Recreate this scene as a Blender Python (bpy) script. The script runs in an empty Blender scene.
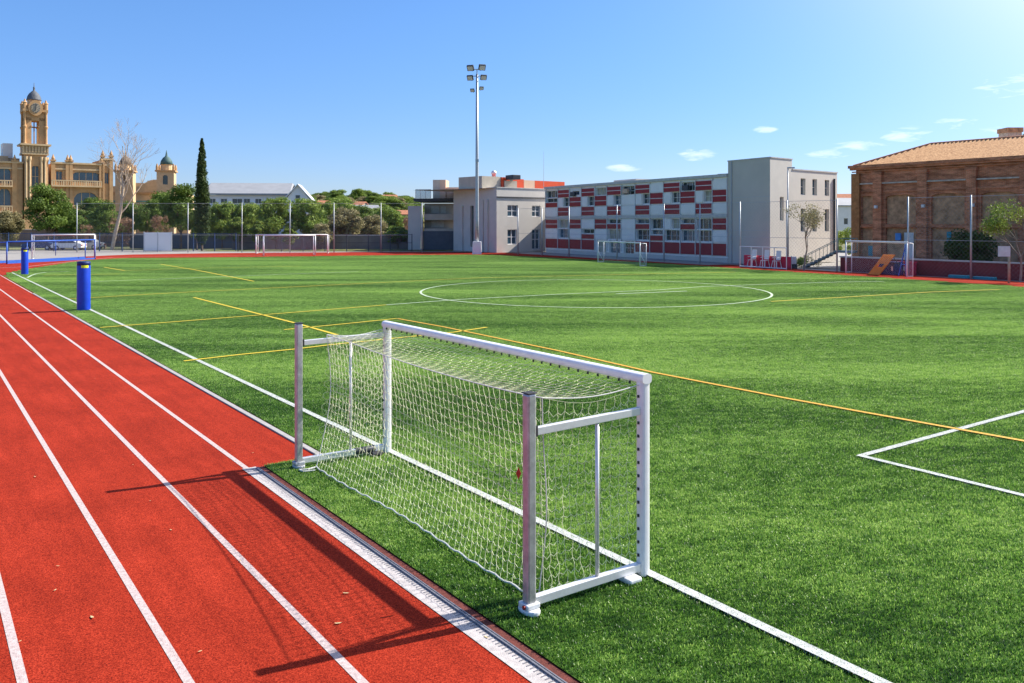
import bpy, math, random
import numpy as np
from mathutils import Vector, Matrix
random.seed(7); np.random.seed(7)
R = math.radians
sc = bpy.context.scene
# ------------------------------------------------------------------ camera, world, sun, exposure
CH, F, HY, W0 = 3.6, 850.0, 224.0, 1024          # camera height, focal length in pixels, horizon row, width
cam_d = bpy.data.cameras.new("camera"); cam = bpy.data.objects.new("camera", cam_d)
sc.collection.objects.link(cam); sc.camera = cam
cam_d.sensor_width = 36; cam_d.lens = F / W0 * 36
cam_d.shift_y = -(341.5 - HY) / W0
cam_d.clip_end = 8000; cam_d.clip_start = 0.1
cam.location = (0, 0, CH); cam.rotation_euler = (R(90), 0, 0)

SUN_EL = R(40.6); SUN_AZ = math.atan2(.906, .423)     # azimuth clockwise from +Y
wd = bpy.data.worlds.new("World"); sc.world = wd; wd.use_nodes = True
nt = wd.node_tree; nt.nodes.clear()
o_ = nt.nodes.new('ShaderNodeOutputWorld'); bg = nt.nodes.new('ShaderNodeBackground')
sky = nt.nodes.new('ShaderNodeTexSky'); sky.sky_type = 'NISHITA'; sky.sun_disc = False
sky.sun_elevation = SUN_EL; sky.sun_rotation = SUN_AZ
sky.air_density = 1.0; sky.dust_density = 0.3; sky.ozone_density = 4.0; sky.altitude = 60
bg.inputs[1].default_value = 0.104
# thin wisps of cirrus, laid out by view direction on the sky itself
tc = nt.nodes.new('ShaderNodeTexCoord'); sep = nt.nodes.new('ShaderNodeSeparateXYZ')
nt.links.new(tc.outputs['Generated'], sep.inputs[0])
def wm(op, a, b=None, clamp=False):
    n = nt.nodes.new('ShaderNodeMath'); n.operation = op; n.use_clamp = clamp
    for i, s in enumerate((a, b)):
        if s is None: continue
        if isinstance(s, (int, float)): n.inputs[i].default_value = s
        else: nt.links.new(s, n.inputs[i])
    return n.outputs[0]
az = wm('ARCTAN2', sep.outputs[0], sep.outputs[1]); el = wm('ARCSINE', sep.outputs[2])
cmb = nt.nodes.new('ShaderNodeCombineXYZ')
nt.links.new(wm('MULTIPLY', az, 26.0), cmb.inputs[0]); nt.links.new(wm('MULTIPLY', el, 120.0), cmb.inputs[1])
nz = nt.nodes.new('ShaderNodeTexNoise'); nz.inputs['Scale'].default_value = 1.0; nz.inputs['Detail'].default_value = 8
nz.inputs['Roughness'].default_value = .62; nz.inputs['Distortion'].default_value = .5
nt.links.new(cmb.outputs[0], nz.inputs['Vector'])
def blob(a0, e0, wa, we):      # soft elongated patch round a sky direction (degrees)
    da = wm('DIVIDE', wm('SUBTRACT', az, R(a0)), R(wa)); de = wm('DIVIDE', wm('SUBTRACT', el, R(e0)), R(we))
    s = wm('ADD', wm('MULTIPLY', da, da), wm('MULTIPLY', de, de))
    return wm('SUBTRACT', 1.0, s, True)
acc = None
for b in ((12.2, 4.55, 1.5, .5), (20.6, 4.45, 1.8, .35), (22.4, 4.85, 2.2, .4), (25.2, 5.7, 1.5, .5), (27.6, 6.0, 1.6, .45),
          (7.5, 3.75, 1.4, .3), (24.6, 5.3, 1.6, .35), (16.6, 6.1, .9, .3), (29.5, 5.5, 1.3, .3), (33, 8, 6, 1.2), (-48, 7, 12, 2), (55, 12, 14, 3)):
    v = blob(*b); acc = v if acc is None else wm('MAXIMUM', acc, v)
cf = wm('MULTIPLY', wm('SUBTRACT', wm('ADD', nz.outputs['Fac'], wm('MULTIPLY', acc, .20)), .56), 4.5, True)
cf = wm('MULTIPLY', cf, wm('MULTIPLY', acc, 2.0, True)); cf = wm('MULTIPLY', cf, .42, True)
# bright aureole of the sky round the (off-frame) sun
_s = (math.sin(SUN_AZ) * math.cos(SUN_EL), math.cos(SUN_AZ) * math.cos(SUN_EL), math.sin(SUN_EL))
dp = wm('ADD', wm('ADD', wm('MULTIPLY', sep.outputs[0], _s[0]), wm('MULTIPLY', sep.outputs[1], _s[1])), wm('MULTIPLY', sep.outputs[2], _s[2]))
glow = wm('MULTIPLY', wm('POWER', wm('MAXIMUM', dp, 0.0), 11.0), 8.0, True)
cf = wm('MAXIMUM', cf, wm('MINIMUM', glow, .8))
mx = nt.nodes.new('ShaderNodeMix'); mx.data_type = 'RGBA'
hs = nt.nodes.new('ShaderNodeHueSaturation'); hs.inputs['Saturation'].default_value = 1.12; hs.inputs['Value'].default_value = 1.0
tn = nt.nodes.new('ShaderNodeMix'); tn.data_type = 'RGBA'; tn.blend_type = 'MULTIPLY'; tn.inputs[0].default_value = 1
hf = nt.nodes.new('ShaderNodeMapRange'); hf.interpolation_type = 'SMOOTHSTEP'; hf.inputs[1].default_value = 0.0; hf.inputs[2].default_value = R(17)
nt.links.new(el, hf.inputs[0]); ht = nt.nodes.new('ShaderNodeMix'); ht.data_type = 'RGBA'; nt.links.new(hf.outputs[0], ht.inputs[0])
ht.inputs[6].default_value = (.64, .70, .95, 1); ht.inputs[7].default_value = (.88, .93, 1.08, 1); nt.links.new(ht.outputs[2], tn.inputs[7])
nt.links.new(sky.outputs[0], tn.inputs[6]); nt.links.new(tn.outputs[2], hs.inputs['Color'])
nt.links.new(cf, mx.inputs[0]); nt.links.new(hs.outputs[0], mx.inputs[6]); mx.inputs[7].default_value = (8.2, 8.6, 9.2, 1)
nt.links.new(mx.outputs[2], bg.inputs[0]); nt.links.new(bg.outputs[0], o_.inputs[0])

sd = bpy.data.lights.new("sun", 'SUN'); sd.energy = 5.0; sd.angle = R(.53); sd.color = (1, .94, .84)
sun = bpy.data.objects.new("sun", sd); sc.collection.objects.link(sun)
sv = Vector((math.sin(SUN_AZ) * math.cos(SUN_EL), math.cos(SUN_AZ) * math.cos(SUN_EL), math.sin(SUN_EL)))
sun.rotation_euler = (-sv).to_track_quat('-Z', 'Y').to_euler(); sun.location = (30, 10, 60)
sc.view_settings.view_transform = 'Standard'; sc.view_settings.look = 'None'
sc.view_settings.exposure = 0.74; sc.view_settings.gamma = 1.0
sc.cycles.max_bounces = 6; sc.cycles.transparent_max_bounces = 24
sc.cycles.caustics_reflective = False; sc.cycles.caustics_refractive = False

# ------------------------------------------------------------------ coordinates
def G(px, py, z=0.0):
    Y = (CH - z) * F / (py - HY); return Vector(((px - 512) / F * Y, Y, z))
def AX(px, Y): return (px - 512) / F * Y
def HZ(py, Y): return CH - (py - HY) / F * Y
O = G(643, 575)
UD = Vector((-602, 850, 0)).normalized(); VD = Vector((UD.y, -UD.x, 0))
def P(u, v, z=0.0):
    p = O + UD * u + VD * v; return Vector((p.x, p.y, z))
def uv(p):
    d = p - O; return d.dot(UD), d.dot(VD)

# ------------------------------------------------------------------ materials
MATS = {}
def nm(m): return m.node_tree.nodes, m.node_tree.links
def mat(name, col, rough=.7, metal=0.0, var=.12, scale=3.0, bump=0.0, bscale=None, spec=.4, col2=None, detail=6):
    if name in MATS: return MATS[name]
    m = bpy.data.materials.new(name); m.use_nodes = True; N, L = nm(m); b = N['Principled BSDF']
    b.inputs['Roughness'].default_value = rough; b.inputs['Metallic'].default_value = metal
    b.inputs['Specular IOR Level'].default_value = spec
    t = N.new('ShaderNodeTexCoord'); n = N.new('ShaderNodeTexNoise'); n.inputs['Scale'].default_value = scale
    n.inputs['Detail'].default_value = detail; n.inputs['Roughness'].default_value = .6
    L.new(t.outputs['Object'], n.inputs['Vector'])
    r = N.new('ShaderNodeValToRGB'); e = r.color_ramp.elements
    c2 = col2 or tuple(min(1, c * (1 + var)) for c in col); c1 = tuple(c * (1 - var) for c in col)
    e[0].position = .32; e[0].color = (*c1, 1); e[1].position = .68; e[1].color = (*c2, 1)
    L.new(n.outputs['Fac'], r.inputs[0]); L.new(r.outputs[0], b.inputs['Base Color'])
    if bump:
        n2 = N.new('ShaderNodeTexNoise'); n2.inputs['Scale'].default_value = bscale or scale * 6; n2.inputs['Detail'].default_value = 4
        L.new(t.outputs['Object'], n2.inputs['Vector'])
        bp = N.new('ShaderNodeBump'); bp.inputs['Strength'].default_value = bump; bp.inputs['Distance'].default_value = .02
        L.new(n2.outputs['Fac'], bp.inputs['Height']); L.new(bp.outputs[0], b.inputs['Normal'])
    MATS[name] = m; return m

def turf_mat(name, blades):
    m = bpy.data.materials.new(name); m.use_nodes = True; N, L = nm(m); b = N['Principled BSDF']
    b.inputs['Roughness'].default_value = .42 if blades else .9
    b.inputs['Specular IOR Level'].default_value = .65 if blades else .1
    g = N.new('ShaderNodeNewGeometry')
    def noise(scale, rotz=0, sc3=(1, 1, 1), detail=4, rough=.6):
        mp = N.new('ShaderNodeMapping'); mp.inputs['Rotation'].default_value[2] = rotz; mp.inputs['Scale'].default_value = sc3
        L.new(g.outputs['Position'], mp.inputs[0]); n = N.new('ShaderNodeTexNoise'); n.inputs['Scale'].default_value = scale
        n.inputs['Detail'].default_value = detail; n.inputs['Roughness'].default_value = rough; L.new(mp.outputs[0], n.inputs['Vector']); return n.outputs['Fac']
    ang = -math.atan2(VD.y, VD.x)
    n1 = noise(.16, ang, (.35, 1.6, 1)); n2 = noise(3.4, ang, (.7, 1.3, 1), 6, .72); n3 = noise(28, 0, (1, 1, 1), 2)
    def mth(op, a, c):
        q = N.new('ShaderNodeMath'); q.operation = op
        for i, s in enumerate((a, c)):
            if isinstance(s, (int, float)): q.inputs[i].default_value = s
            else: L.new(s, q.inputs[i])
        return q.outputs[0]
    s = mth('ADD', mth('MULTIPLY', n1, .55), mth('ADD', mth('MULTIPLY', n2, .48), mth('MULTIPLY', n3, .17)))
    if blades: s = mth('ADD', s, mth('MULTIPLY', mth('SUBTRACT', g.outputs['Random Per Island'], .5), .30))
    r = N.new('ShaderNodeValToRGB'); e = r.color_ramp.elements
    e[0].position = .485; e[0].color = (.030, .095, .012, 1); e[1].position = .71; e[1].color = (.44, .62, .15, 1)
    k = e.new(.60); k.color = (.155, .34, .04, 1)
    L.new(s, r.inputs[0])
    L.new(r.outputs[0], b.inputs['Base Color'])
    if blades:
        tr = N.new('ShaderNodeBsdfTranslucent'); L.new(r.outputs[0], tr.inputs[0]); ms = N.new('ShaderNodeMixShader'); ms.inputs[0].default_value = .42
        L.new(b.outputs[0], ms.inputs[1]); L.new(tr.outputs[0], ms.inputs[2]); L.new(ms.outputs[0], N['Material Output'].inputs[0])
    return m
TURF = turf_mat('turf_base', False)
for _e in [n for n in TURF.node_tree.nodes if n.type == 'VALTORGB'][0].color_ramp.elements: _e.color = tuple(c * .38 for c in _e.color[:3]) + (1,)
TURF.diffuse_color = (.05, .1, .02, 1); BLADE = turf_mat('turf_blade', True)

def track_mat():
    m = bpy.data.materials.new('red_rubber'); m.use_nodes = True; N, L = nm(m); b = N['Principled BSDF']
    b.inputs['Roughness'].default_value = .95; b.inputs['Specular IOR Level'].default_value = .08
    g = N.new('ShaderNodeNewGeometry')
    def no(s, d=3, ro=.6):
        n = N.new('ShaderNodeTexNoise'); n.inputs['Scale'].default_value = s; n.inputs['Detail'].default_value = d; n.inputs['Roughness'].default_value = ro
        L.new(g.outputs['Position'], n.inputs['Vector']); return n.outputs['Fac']
    a, f, big = no(75, 2, .7), no(9, 4), no(.7, 5)
    r = N.new('ShaderNodeValToRGB'); e = r.color_ramp.elements
    e[0].position = .30; e[0].color = (.11, .007, .004, 1); e[1].position = .70; e[1].color = (.51, .055, .022, 1)
    k = e.new(.5); k.color = (.31, .025, .010, 1)
    L.new(a, r.inputs[0])
    r2 = N.new('ShaderNodeValToRGB'); e = r2.color_ramp.elements
    e[0].position = .3; e[0].color = (.74, .70, .70, 1); e[1].position = .7; e[1].color = (1.12, 1.12, 1.15, 1)
    md = N.new('ShaderNodeMath'); md.operation = 'MULTIPLY_ADD'; md.inputs[1].default_value = .3
    sc_ = N.new('ShaderNodeMath'); sc_.operation = 'MULTIPLY'; sc_.inputs[1].default_value = .7; L.new(big, sc_.inputs[0])
    L.new(f, md.inputs[0]); L.new(sc_.outputs[0], md.inputs[2]); L.new(md.outputs[0], r2.inputs[0])
    x = N.new('ShaderNodeMix'); x.data_type = 'RGBA'; x.blend_type = 'MULTIPLY'; x.inputs[0].default_value = 1
    L.new(r.outputs[0], x.inputs[6]); L.new(r2.outputs[0], x.inputs[7])
    # scuffs running along the lanes: pale rubbed streaks and darker stains
    mp = N.new('ShaderNodeMapping'); mp.inputs['Scale'].default_value = (.30, 2.6, 1)
    mr = N.new('ShaderNodeMapping'); mr.inputs['Rotation'].default_value[2] = -math.atan2(UD.y, UD.x)
    L.new(g.outputs['Position'], mr.inputs[0]); L.new(mr.outputs[0], mp.inputs[0]); ns = N.new('ShaderNodeTexNoise'); ns.inputs['Scale'].default_value = 1.6; ns.inputs['Detail'].default_value = 8; ns.inputs['Roughness'].default_value = .7
    L.new(mp.outputs[0], ns.inputs['Vector']); r3 = N.new('ShaderNodeValToRGB'); e = r3.color_ramp.elements
    e[0].position = .33; e[0].color = (.86, .84, .84, 1); e[1].position = .72; e[1].color = (1.18, 1.25, 1.35, 1); k = e.new(.5); k.color = (1, 1, 1, 1)
    L.new(ns.outputs['Fac'], r3.inputs[0]); x2 = N.new('ShaderNodeMix'); x2.data_type = 'RGBA'; x2.blend_type = 'MULTIPLY'; x2.inputs[0].default_value = 1
    L.new(x.outputs[2], x2.inputs[6]); L.new(r3.outputs[0], x2.inputs[7]); L.new(x2.outputs[2], b.inputs['Base Color'])
    bp = N.new('ShaderNodeBump'); bp.inputs['Strength'].default_value = .7; bp.inputs['Distance'].default_value = .006
    L.new(a, bp.inputs['Height']); L.new(bp.outputs[0], b.inputs['Normal'])
    return m
TRACK = track_mat()

def brick_mat():
    m = bpy.data.materials.new('old_brick'); m.use_nodes = True; N, L = nm(m); b = N['Principled BSDF']
    b.inputs['Roughness'].default_value = .9; b.inputs['Specular IOR Level'].default_value = .15
    g = N.new('ShaderNodeNewGeometry'); mp = N.new('ShaderNodeMapping'); mp.vector_type = 'POINT'
    mp.inputs['Rotation'].default_value[2] = -math.atan2(-UD.y, -UD.x)
    L.new(g.outputs['Position'], mp.inputs[0]); s = N.new('ShaderNodeSeparateXYZ'); c = N.new('ShaderNodeCombineXYZ')
    L.new(mp.outputs[0], s.inputs[0]); L.new(s.outputs[0], c.inputs[0]); L.new(s.outputs[2], c.inputs[1])
    br = N.new('ShaderNodeTexBrick'); br.inputs['Scale'].default_value = 1; br.inputs['Brick Width'].default_value = .30
    br.inputs['Row Height'].default_value = .085; br.inputs['Mortar Size'].default_value = .008
    br.inputs['Color1'].default_value = (.50, .21, .11, 1); br.inputs['Color2'].default_value = (.42, .17, .085, 1); br.inputs['Mortar'].default_value = (.42, .32, .24, 1)
    L.new(c.outputs[0], br.inputs['Vector'])
    n = N.new('ShaderNodeTexNoise'); n.inputs['Scale'].default_value = 1.0; n.inputs['Detail'].default_value = 12; n.inputs['Roughness'].default_value = .74
    m2 = N.new('ShaderNodeMapping'); m2.inputs['Scale'].default_value = (.8, 2.6, 1); L.new(c.outputs[0], m2.inputs[0]); L.new(m2.outputs[0], n.inputs['Vector'])
    r = N.new('ShaderNodeValToRGB'); e = r.color_ramp.elements
    e[0].position = .36; e[0].color = (.50, .42, .38, 1); e[1].position = .66; e[1].color = (1.75, 1.5, 1.35, 1); L.new(n.outputs['Fac'], r.inputs[0])
    x = N.new('ShaderNodeMix'); x.data_type = 'RGBA'; x.blend_type = 'MULTIPLY'; x.inputs[0].default_value = 1
    L.new(br.outputs['Color'], x.inputs[6]); L.new(r.outputs[0], x.inputs[7]); L.new(x.outputs[2], b.inputs['Base Color'])
    return m
BRICK = brick_mat()

def net_mat(name, col, cell, wire):
    """knotted diamond netting seen from afar: thin strands, open between them"""
    m = bpy.data.materials.new(name); m.use_nodes = True; N, L = nm(m); b = N['Principled BSDF']
    b.inputs['Base Color'].default_value = (*col, 1); b.inputs['Roughness'].default_value = .8
    uvn = N.new('ShaderNodeUVMap'); s = N.new('ShaderNodeSeparateXYZ'); L.new(uvn.outputs[0], s.inputs[0])
    def mt(op, a, c=None):
        q = N.new('ShaderNodeMath'); q.operation = op
        for i, t in enumerate((a, c)):
            if t is None: continue
            if isinstance(t, (int, float)): q.inputs[i].default_value = t
            else: L.new(t, q.inputs[i])
        return q.outputs[0]
    ds = []
    for op in ('ADD', 'SUBTRACT'):
        f = mt('FRACT', mt('DIVIDE', mt(op, s.outputs[0], s.outputs[1]), cell)); f = mt('ABSOLUTE', mt('SUBTRACT', f, .5))
        ds.append(mt('LESS_THAN', f, wire / cell))
    a = mt('MAXIMUM', ds[0], ds[1]); L.new(a, b.inputs['Alpha'])
    return m

M = dict(
    blind=mat('blind', (.40, .36, .28), .8, 0, .3, 1.5),
    white_paint=mat('white_paint', (.80, .80, .82), .35, 0, .03, 6, spec=.5),
    white_post=mat('white_post', (.84, .83, .84), .3, 0, .06, 7, .03, 40, .5),
    alu=mat('aluminium', (.46, .45, .47), .42, .6, .22, 9, .04, 60),
    alu_light=mat('aluminium_light', (.72, .72, .74), .4, .35, .06, 14),
    white_plastic=mat('white_plastic', (.74, .74, .74), .45, 0, .06, 20),
    dark_rubber=mat('dark_rubber', (.03, .03, .035), .7, 0, .2, 20),
    twine=mat('twine', (.80, .82, .55), .8, 0, .08, 30),
    rope=mat('rope', (.62, .62, .58), .85, 0, .1, 40),
    red_tag=mat('red_tag', (.45, .03, .02), .5),
    line_white=mat('line_white', (.78, .76, .76), .7, 0, .10, 25, .3, 80),
    line_track=mat('line_track', (.50, .40, .385), .85, 0, .30, 26, .4, 120, .2, detail=9),
    turf_white=mat('turf_white', (.50, .52, .50), .8, 0, .22, 9, .3, 200, .2),
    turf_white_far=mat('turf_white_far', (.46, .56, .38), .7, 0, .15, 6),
    turf_yellow=mat('turf_yellow', (.60, .32, .015), .6, 0, .12, 30),
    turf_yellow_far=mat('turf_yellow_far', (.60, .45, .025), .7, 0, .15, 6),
    curb=mat('curb_stone', (.36, .34, .33), .8, 0, .12, 9, .3, 60),
    grate=mat('drain_grate', (.26, .26, .29), .5, .6, .2, 30),
    channel=mat('channel_concrete', (.47, .43, .42), .85, 0, .22, 14, .4, 90),
    asphalt=mat('asphalt', (.20, .19, .18), .9, 0, .2, .4, .3, 30, detail=9),
    concrete_ground=mat('concrete_ground', (.30, .28, .26), .9, 0, .12, .6, detail=9),
    earth=mat('earth', (.17, .17, .07), .95, 0, .45, .05, detail=10),
    hill=mat('hill_scrub', (.085, .11, .04), .95, 0, .5, .03, detail=10, col2=(.20, .17, .09)),
    foam_blue=mat('foam_blue', (.006, .05, .52), .45, 0, .1, 4, .1, 30),
    foam_navy=mat('foam_navy', (.006, .02, .13), .5),
    yellow_tag=mat('yellow_tag', (.72, .75, .03), .5),
    fence_blue=mat('fence_blue', (.035, .07, .16), .5, .1, .15, 6), blue_metal=mat('blue_metal', (.03, .12, .52), .45, .1, .15, 6),
    galv=mat('galvanised', (.46, .48, .50), .5, .4, .12, 8),
    plaster_grey=mat('plaster_grey', (.57, .53, .48), .85, 0, .06, .8, detail=9),
    plaster_block=mat('plaster_block', (.54, .49, .43), .85, 0, .05, .6, detail=9),
    plaster_cream=mat('plaster_cream', (.66, .62, .55), .85, 0, .05, .7, detail=9),
    plaster_white=mat('plaster_white', (.82, .79, .75), .8, 0, .05, 1, detail=8),
    plaster_tan=mat('plaster_tan', (.50, .44, .36), .85, 0, .10, 1),
    red_panel=mat('red_panel', (.30, .010, .016), .5, 0, .12, 2),
    orange_panel=mat('orange_panel', (.62, .07, .02), .5, 0, .1, 1),
    peach_panel=mat('peach_panel', (.62, .42, .30), .7, 0, .06, 1),
    red_wall=mat('red_wall', (.21, .04, .038), .85, 0, .16, 1.2),
    glass_dark=mat('glass_dark', (.03, .045, .05), .12, 0, .5, .6, spec=.8),
    glass_blue=mat('glass_blue', (.045, .09, .13), .1, 0, .4, .4, spec=.8),
    frame_light=mat('frame_light', (.66, .66, .64), .5),
    dark_metal=mat('dark_metal', (.05, .055, .065), .5, .3),
    slate_gate=mat('slate_gate', (.10, .11, .13), .6, .2, .1, 2),
    coping=mat('coping', (.52, .50, .47), .8),
    stone_orange=mat('stone_orange', (.52, .31, .15), .9, 0, .16, .9, .2, 8, detail=10),
    stone_pale=mat('stone_pale', (.60, .43, .25), .9, 0, .12, 1.2, detail=10),
    dome_slate=mat('dome_slate', (.10, .11, .13), .7, .0, .3, 3),
    dome_green=mat('dome_green', (.06, .12, .12), .7, .0, .3, 3),
    roof_tile=mat('roof_tile', (.50, .24, .10), .9, 0, .28, 5.5, .4, 20, col2=(.72, .42, .20)),
    roof_grey=mat('roof_grey', (.30, .31, .33), .7, 0, .1, .5),
    terracotta=mat('terracotta', (.42, .17, .09), .9, 0, .2, 2),
    brick_tan=mat('brick_tan', (.46, .26, .14), .92, 0, .42, 2.2, .3, 12, detail=10),
    stone_band=mat('stone_band', (.50, .42, .33), .9, 0, .25, 3, detail=9),
    bark=mat('bark', (.17, .12, .08), .95, 0, .3, 6, .5, 25),
    bark_pale=mat('bark_pale', (.46, .36, .26), .9, 0, .2, 5, .3, 20),
    twig_grey=mat('twig_grey', (.30, .25, .20), .9, 0, .2, 5),
    orange_board=mat('orange_board', (.95, .24, .02), .5),
    sign_white=mat('sign_white', (.70, .66, .66), .6),
    car_white=mat('car_white', (.75, .75, .74), .3, 0, .02, 1), car_blue=mat('car_blue', (.03, .06, .16), .3, .2, .05, 1),
    car_silver=mat('car_silver', (.45, .46, .48), .3, .5, .05, 1),
    teal=mat('teal', (.02, .25, .32), .5), skin=mat('skin', (.45, .28, .20), .6), cloth_blue=mat('cloth_blue', (.10, .28, .60), .8),
    cloth_dark=mat('cloth_dark', (.04, .05, .10), .8), hair=mat('hair', (.03, .02, .015), .7),
    leaf_dry=mat('leaf_dry', (.55, .42, .22), .8),
    clock_face=mat('clock_face', (.36, .30, .22), .5),
    fabric_red=mat('fabric_red', (.55, .03, .07), .7, 0, .1, 4),
)
def leaf_mat(name, c1, c2):
    m = bpy.data.materials.new(name); m.use_nodes = True; N, L = nm(m); b = N['Principled BSDF']
    b.inputs['Roughness'].default_value = .6; b.inputs['Specular IOR Level'].default_value = .25
    g = N.new('ShaderNodeNewGeometry'); n = N.new('ShaderNodeTexNoise'); n.inputs['Scale'].default_value = .9; n.inputs['Detail'].default_value = 6
    L.new(g.outputs['Position'], n.inputs['Vector']); r = N.new('ShaderNodeValToRGB'); e = r.color_ramp.elements
    e[0].position = .35; e[0].color = (*c1, 1); e[1].position = .66; e[1].color = (*c2, 1); L.new(n.outputs['Fac'], r.inputs[0])
    L.new(r.outputs[0], b.inputs['Base Color'])
    tr = N.new('ShaderNodeBsdfTranslucent'); L.new(r.outputs[0], tr.inputs[0]); mxs = N.new('ShaderNodeMixShader'); mxs.inputs[0].default_value = .3
    L.new(b.outputs[0], mxs.inputs[1]); L.new(tr.outputs[0], mxs.inputs[2]); L.new(mxs.outputs[0], N['Material Output'].inputs[0])
    return m
LEAF = dict(dark=leaf_mat('leaf_dark', (.07, .125, .02), (.19, .27, .045)), mid=leaf_mat('leaf_mid', (.12, .20, .03), (.30, .38, .07)),
            bright=leaf_mat('leaf_bright', (.12, .20, .03), (.28, .34, .06)), olive=leaf_mat('leaf_olive', (.20, .18, .08), (.38, .33, .17)),
            cypress=leaf_mat('leaf_cypress', (.035, .065, .015), (.085, .13, .03)), rusty=leaf_mat('leaf_rusty', (.22, .12, .07), (.36, .22, .14)))

# ------------------------------------------------------------------ mesh builder
def origin(o):
    v = Vector((0, 0, 0))
    while o is not None: v = v + o.location; o = o.parent
    return v
class MB:
    def __init__(s): s.v = []; s.f = []; s.uv = None
    def quad(s, *p):
        n = len(s.v); s.v += [tuple(q) for q in p]; s.f.append(tuple(range(n, n + len(p))))
    def hexa(s, p):                       # eight points: bottom ring 0-3, top ring 4-7
        n = len(s.v); s.v += [tuple(q) for q in p]
        for a in ((0, 3, 2, 1), (4, 5, 6, 7), (0, 1, 5, 4), (1, 2, 6, 5), (2, 3, 7, 6), (3, 0, 4, 7)): s.f.append(tuple(n + i for i in a))
        return s
    def box(s, x0, x1, y0, y1, z0, z1, fr=None):
        pts = [(x0, y0, z0), (x1, y0, z0), (x1, y1, z0), (x0, y1, z0), (x0, y0, z1), (x1, y0, z1), (x1, y1, z1), (x0, y1, z1)]
        if fr: pts = [fr(*q) for q in pts]
        return s.hexa(pts)
    def tube(s, a, b, r0, r1=None, n=8, cap=True):
        a = Vector(a); b = Vector(b); r1 = r0 if r1 is None else r1
        d = (b - a).normalized(); t = Vector((0, 0, 1)) if abs(d.z) < .9 else Vector((1, 0, 0))
        x = d.cross(t).normalized(); y = d.cross(x); k = len(s.v)
        for c, r in ((a, r0), (b, r1)):
            for i in range(n):
                th = 2 * math.pi * i / n; s.v.append(tuple(c + x * (r * math.cos(th)) + y * (r * math.sin(th))))
        for i in range(n): s.f.append((k + i, k + (i + 1) % n, k + n + (i + 1) % n, k + n + i))
        if cap: s.f.append(tuple(k + n - 1 - i for i in range(n))); s.f.append(tuple(k + n + i for i in range(n)))
        return s
    def path(s, pts, r, n=5):
        for a, b in zip(pts[:-1], pts[1:]): s.tube(a, b, r, r, n, False)
        return s
    def lathe(s, c, prof, n=16, sq=False):
        k = len(s.v); c = Vector(c)
        for (r, z) in prof:
            for i in range(n):
                th = 2 * math.pi * (i + .5) / n; s.v.append((c.x + r * math.cos(th), c.y + r * math.sin(th), c.z + z))
        for j in range(len(prof) - 1):
            for i in range(n): s.f.append((k + j * n + i, k + j * n + (i + 1) % n, k + (j + 1) * n + (i + 1) % n, k + (j + 1) * n + i))
        s.f.append(tuple(k + n - 1 - i for i in range(n))); e = k + (len(prof) - 1) * n; s.f.append(tuple(e + i for i in range(n)))
        return s
    def prism(s, poly, z0, z1, fr=None):
        n = len(poly); k = len(s.v); f = fr or (lambda x, y, z: (x, y, z))
        for z in (z0, z1):
            for q in poly: s.v.append(tuple(f(q[0], q[1], z)))
        for i in range(n): s.f.append((k + i, k + (i + 1) % n, k + n + (i + 1) % n, k + n + i))
        s.f.append(tuple(k + n - 1 - i for i in range(n))); s.f.append(tuple(k + n + i for i in range(n)))
        return s
    def build(s, name, m, parent=None, smooth=False, bevel=0, fixn=True):
        me = bpy.data.meshes.new(name); off = origin(parent) if parent else Vector((0, 0, 0))
        if parent is None and s.v:
            a = np.array(s.v); off = Vector(((a[:, 0].min() + a[:, 0].max()) / 2, (a[:, 1].min() + a[:, 1].max()) / 2, a[:, 2].min()))
        me.from_pydata([(v[0] - off.x, v[1] - off.y, v[2] - off.z) for v in s.v], [], s.f)
        if s.uv:
            ul = me.uv_layers.new(name='UVMap'); ul.data.foreach_set('uv', [c for p in s.uv for c in p])
        me.materials.append(m)
        if smooth: me.shade_smooth()
        me.update(); o = bpy.data.objects.new(name, me); sc.collection.objects.link(o)
        if parent: o.parent = parent
        else: o.location = off
        if bevel:
            b = o.modifiers.new('bevel', 'BEVEL'); b.width = bevel; b.segments = 2; b.limit_method = 'ANGLE'
        return o
def tag(o, label=None, cat=None, group=None, kind=None):
    if label: o['label'] = label
    if cat: o['category'] = cat
    if group: o['group'] = group
    if kind: o['kind'] = kind
    return o
def thing(name, loc, label, cat, group=None):
    o = bpy.data.objects.new(name, None); sc.collection.objects.link(o); o.location = loc; o.empty_display_size = .3
    return tag(o, label, cat, group)
def copy_tree(o, parent=None):
    c = o.copy(); sc.collection.objects.link(c)
    if parent: c.parent = parent
    for ch in list(o.children): copy_tree(ch, c)
    return c
def frame(Pt, d):
    """local frame: x along d (left to right as seen), y away from the viewer, z up"""
    d = Vector((d[0], d[1], 0)).normalized(); n = Vector((-d.y, d.x, 0)); Pt = Vector((Pt[0], Pt[1], 0))
    def f(x, y, z): q = Pt + d * x + n * y; return (q.x, q.y, z)
    return f
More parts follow.
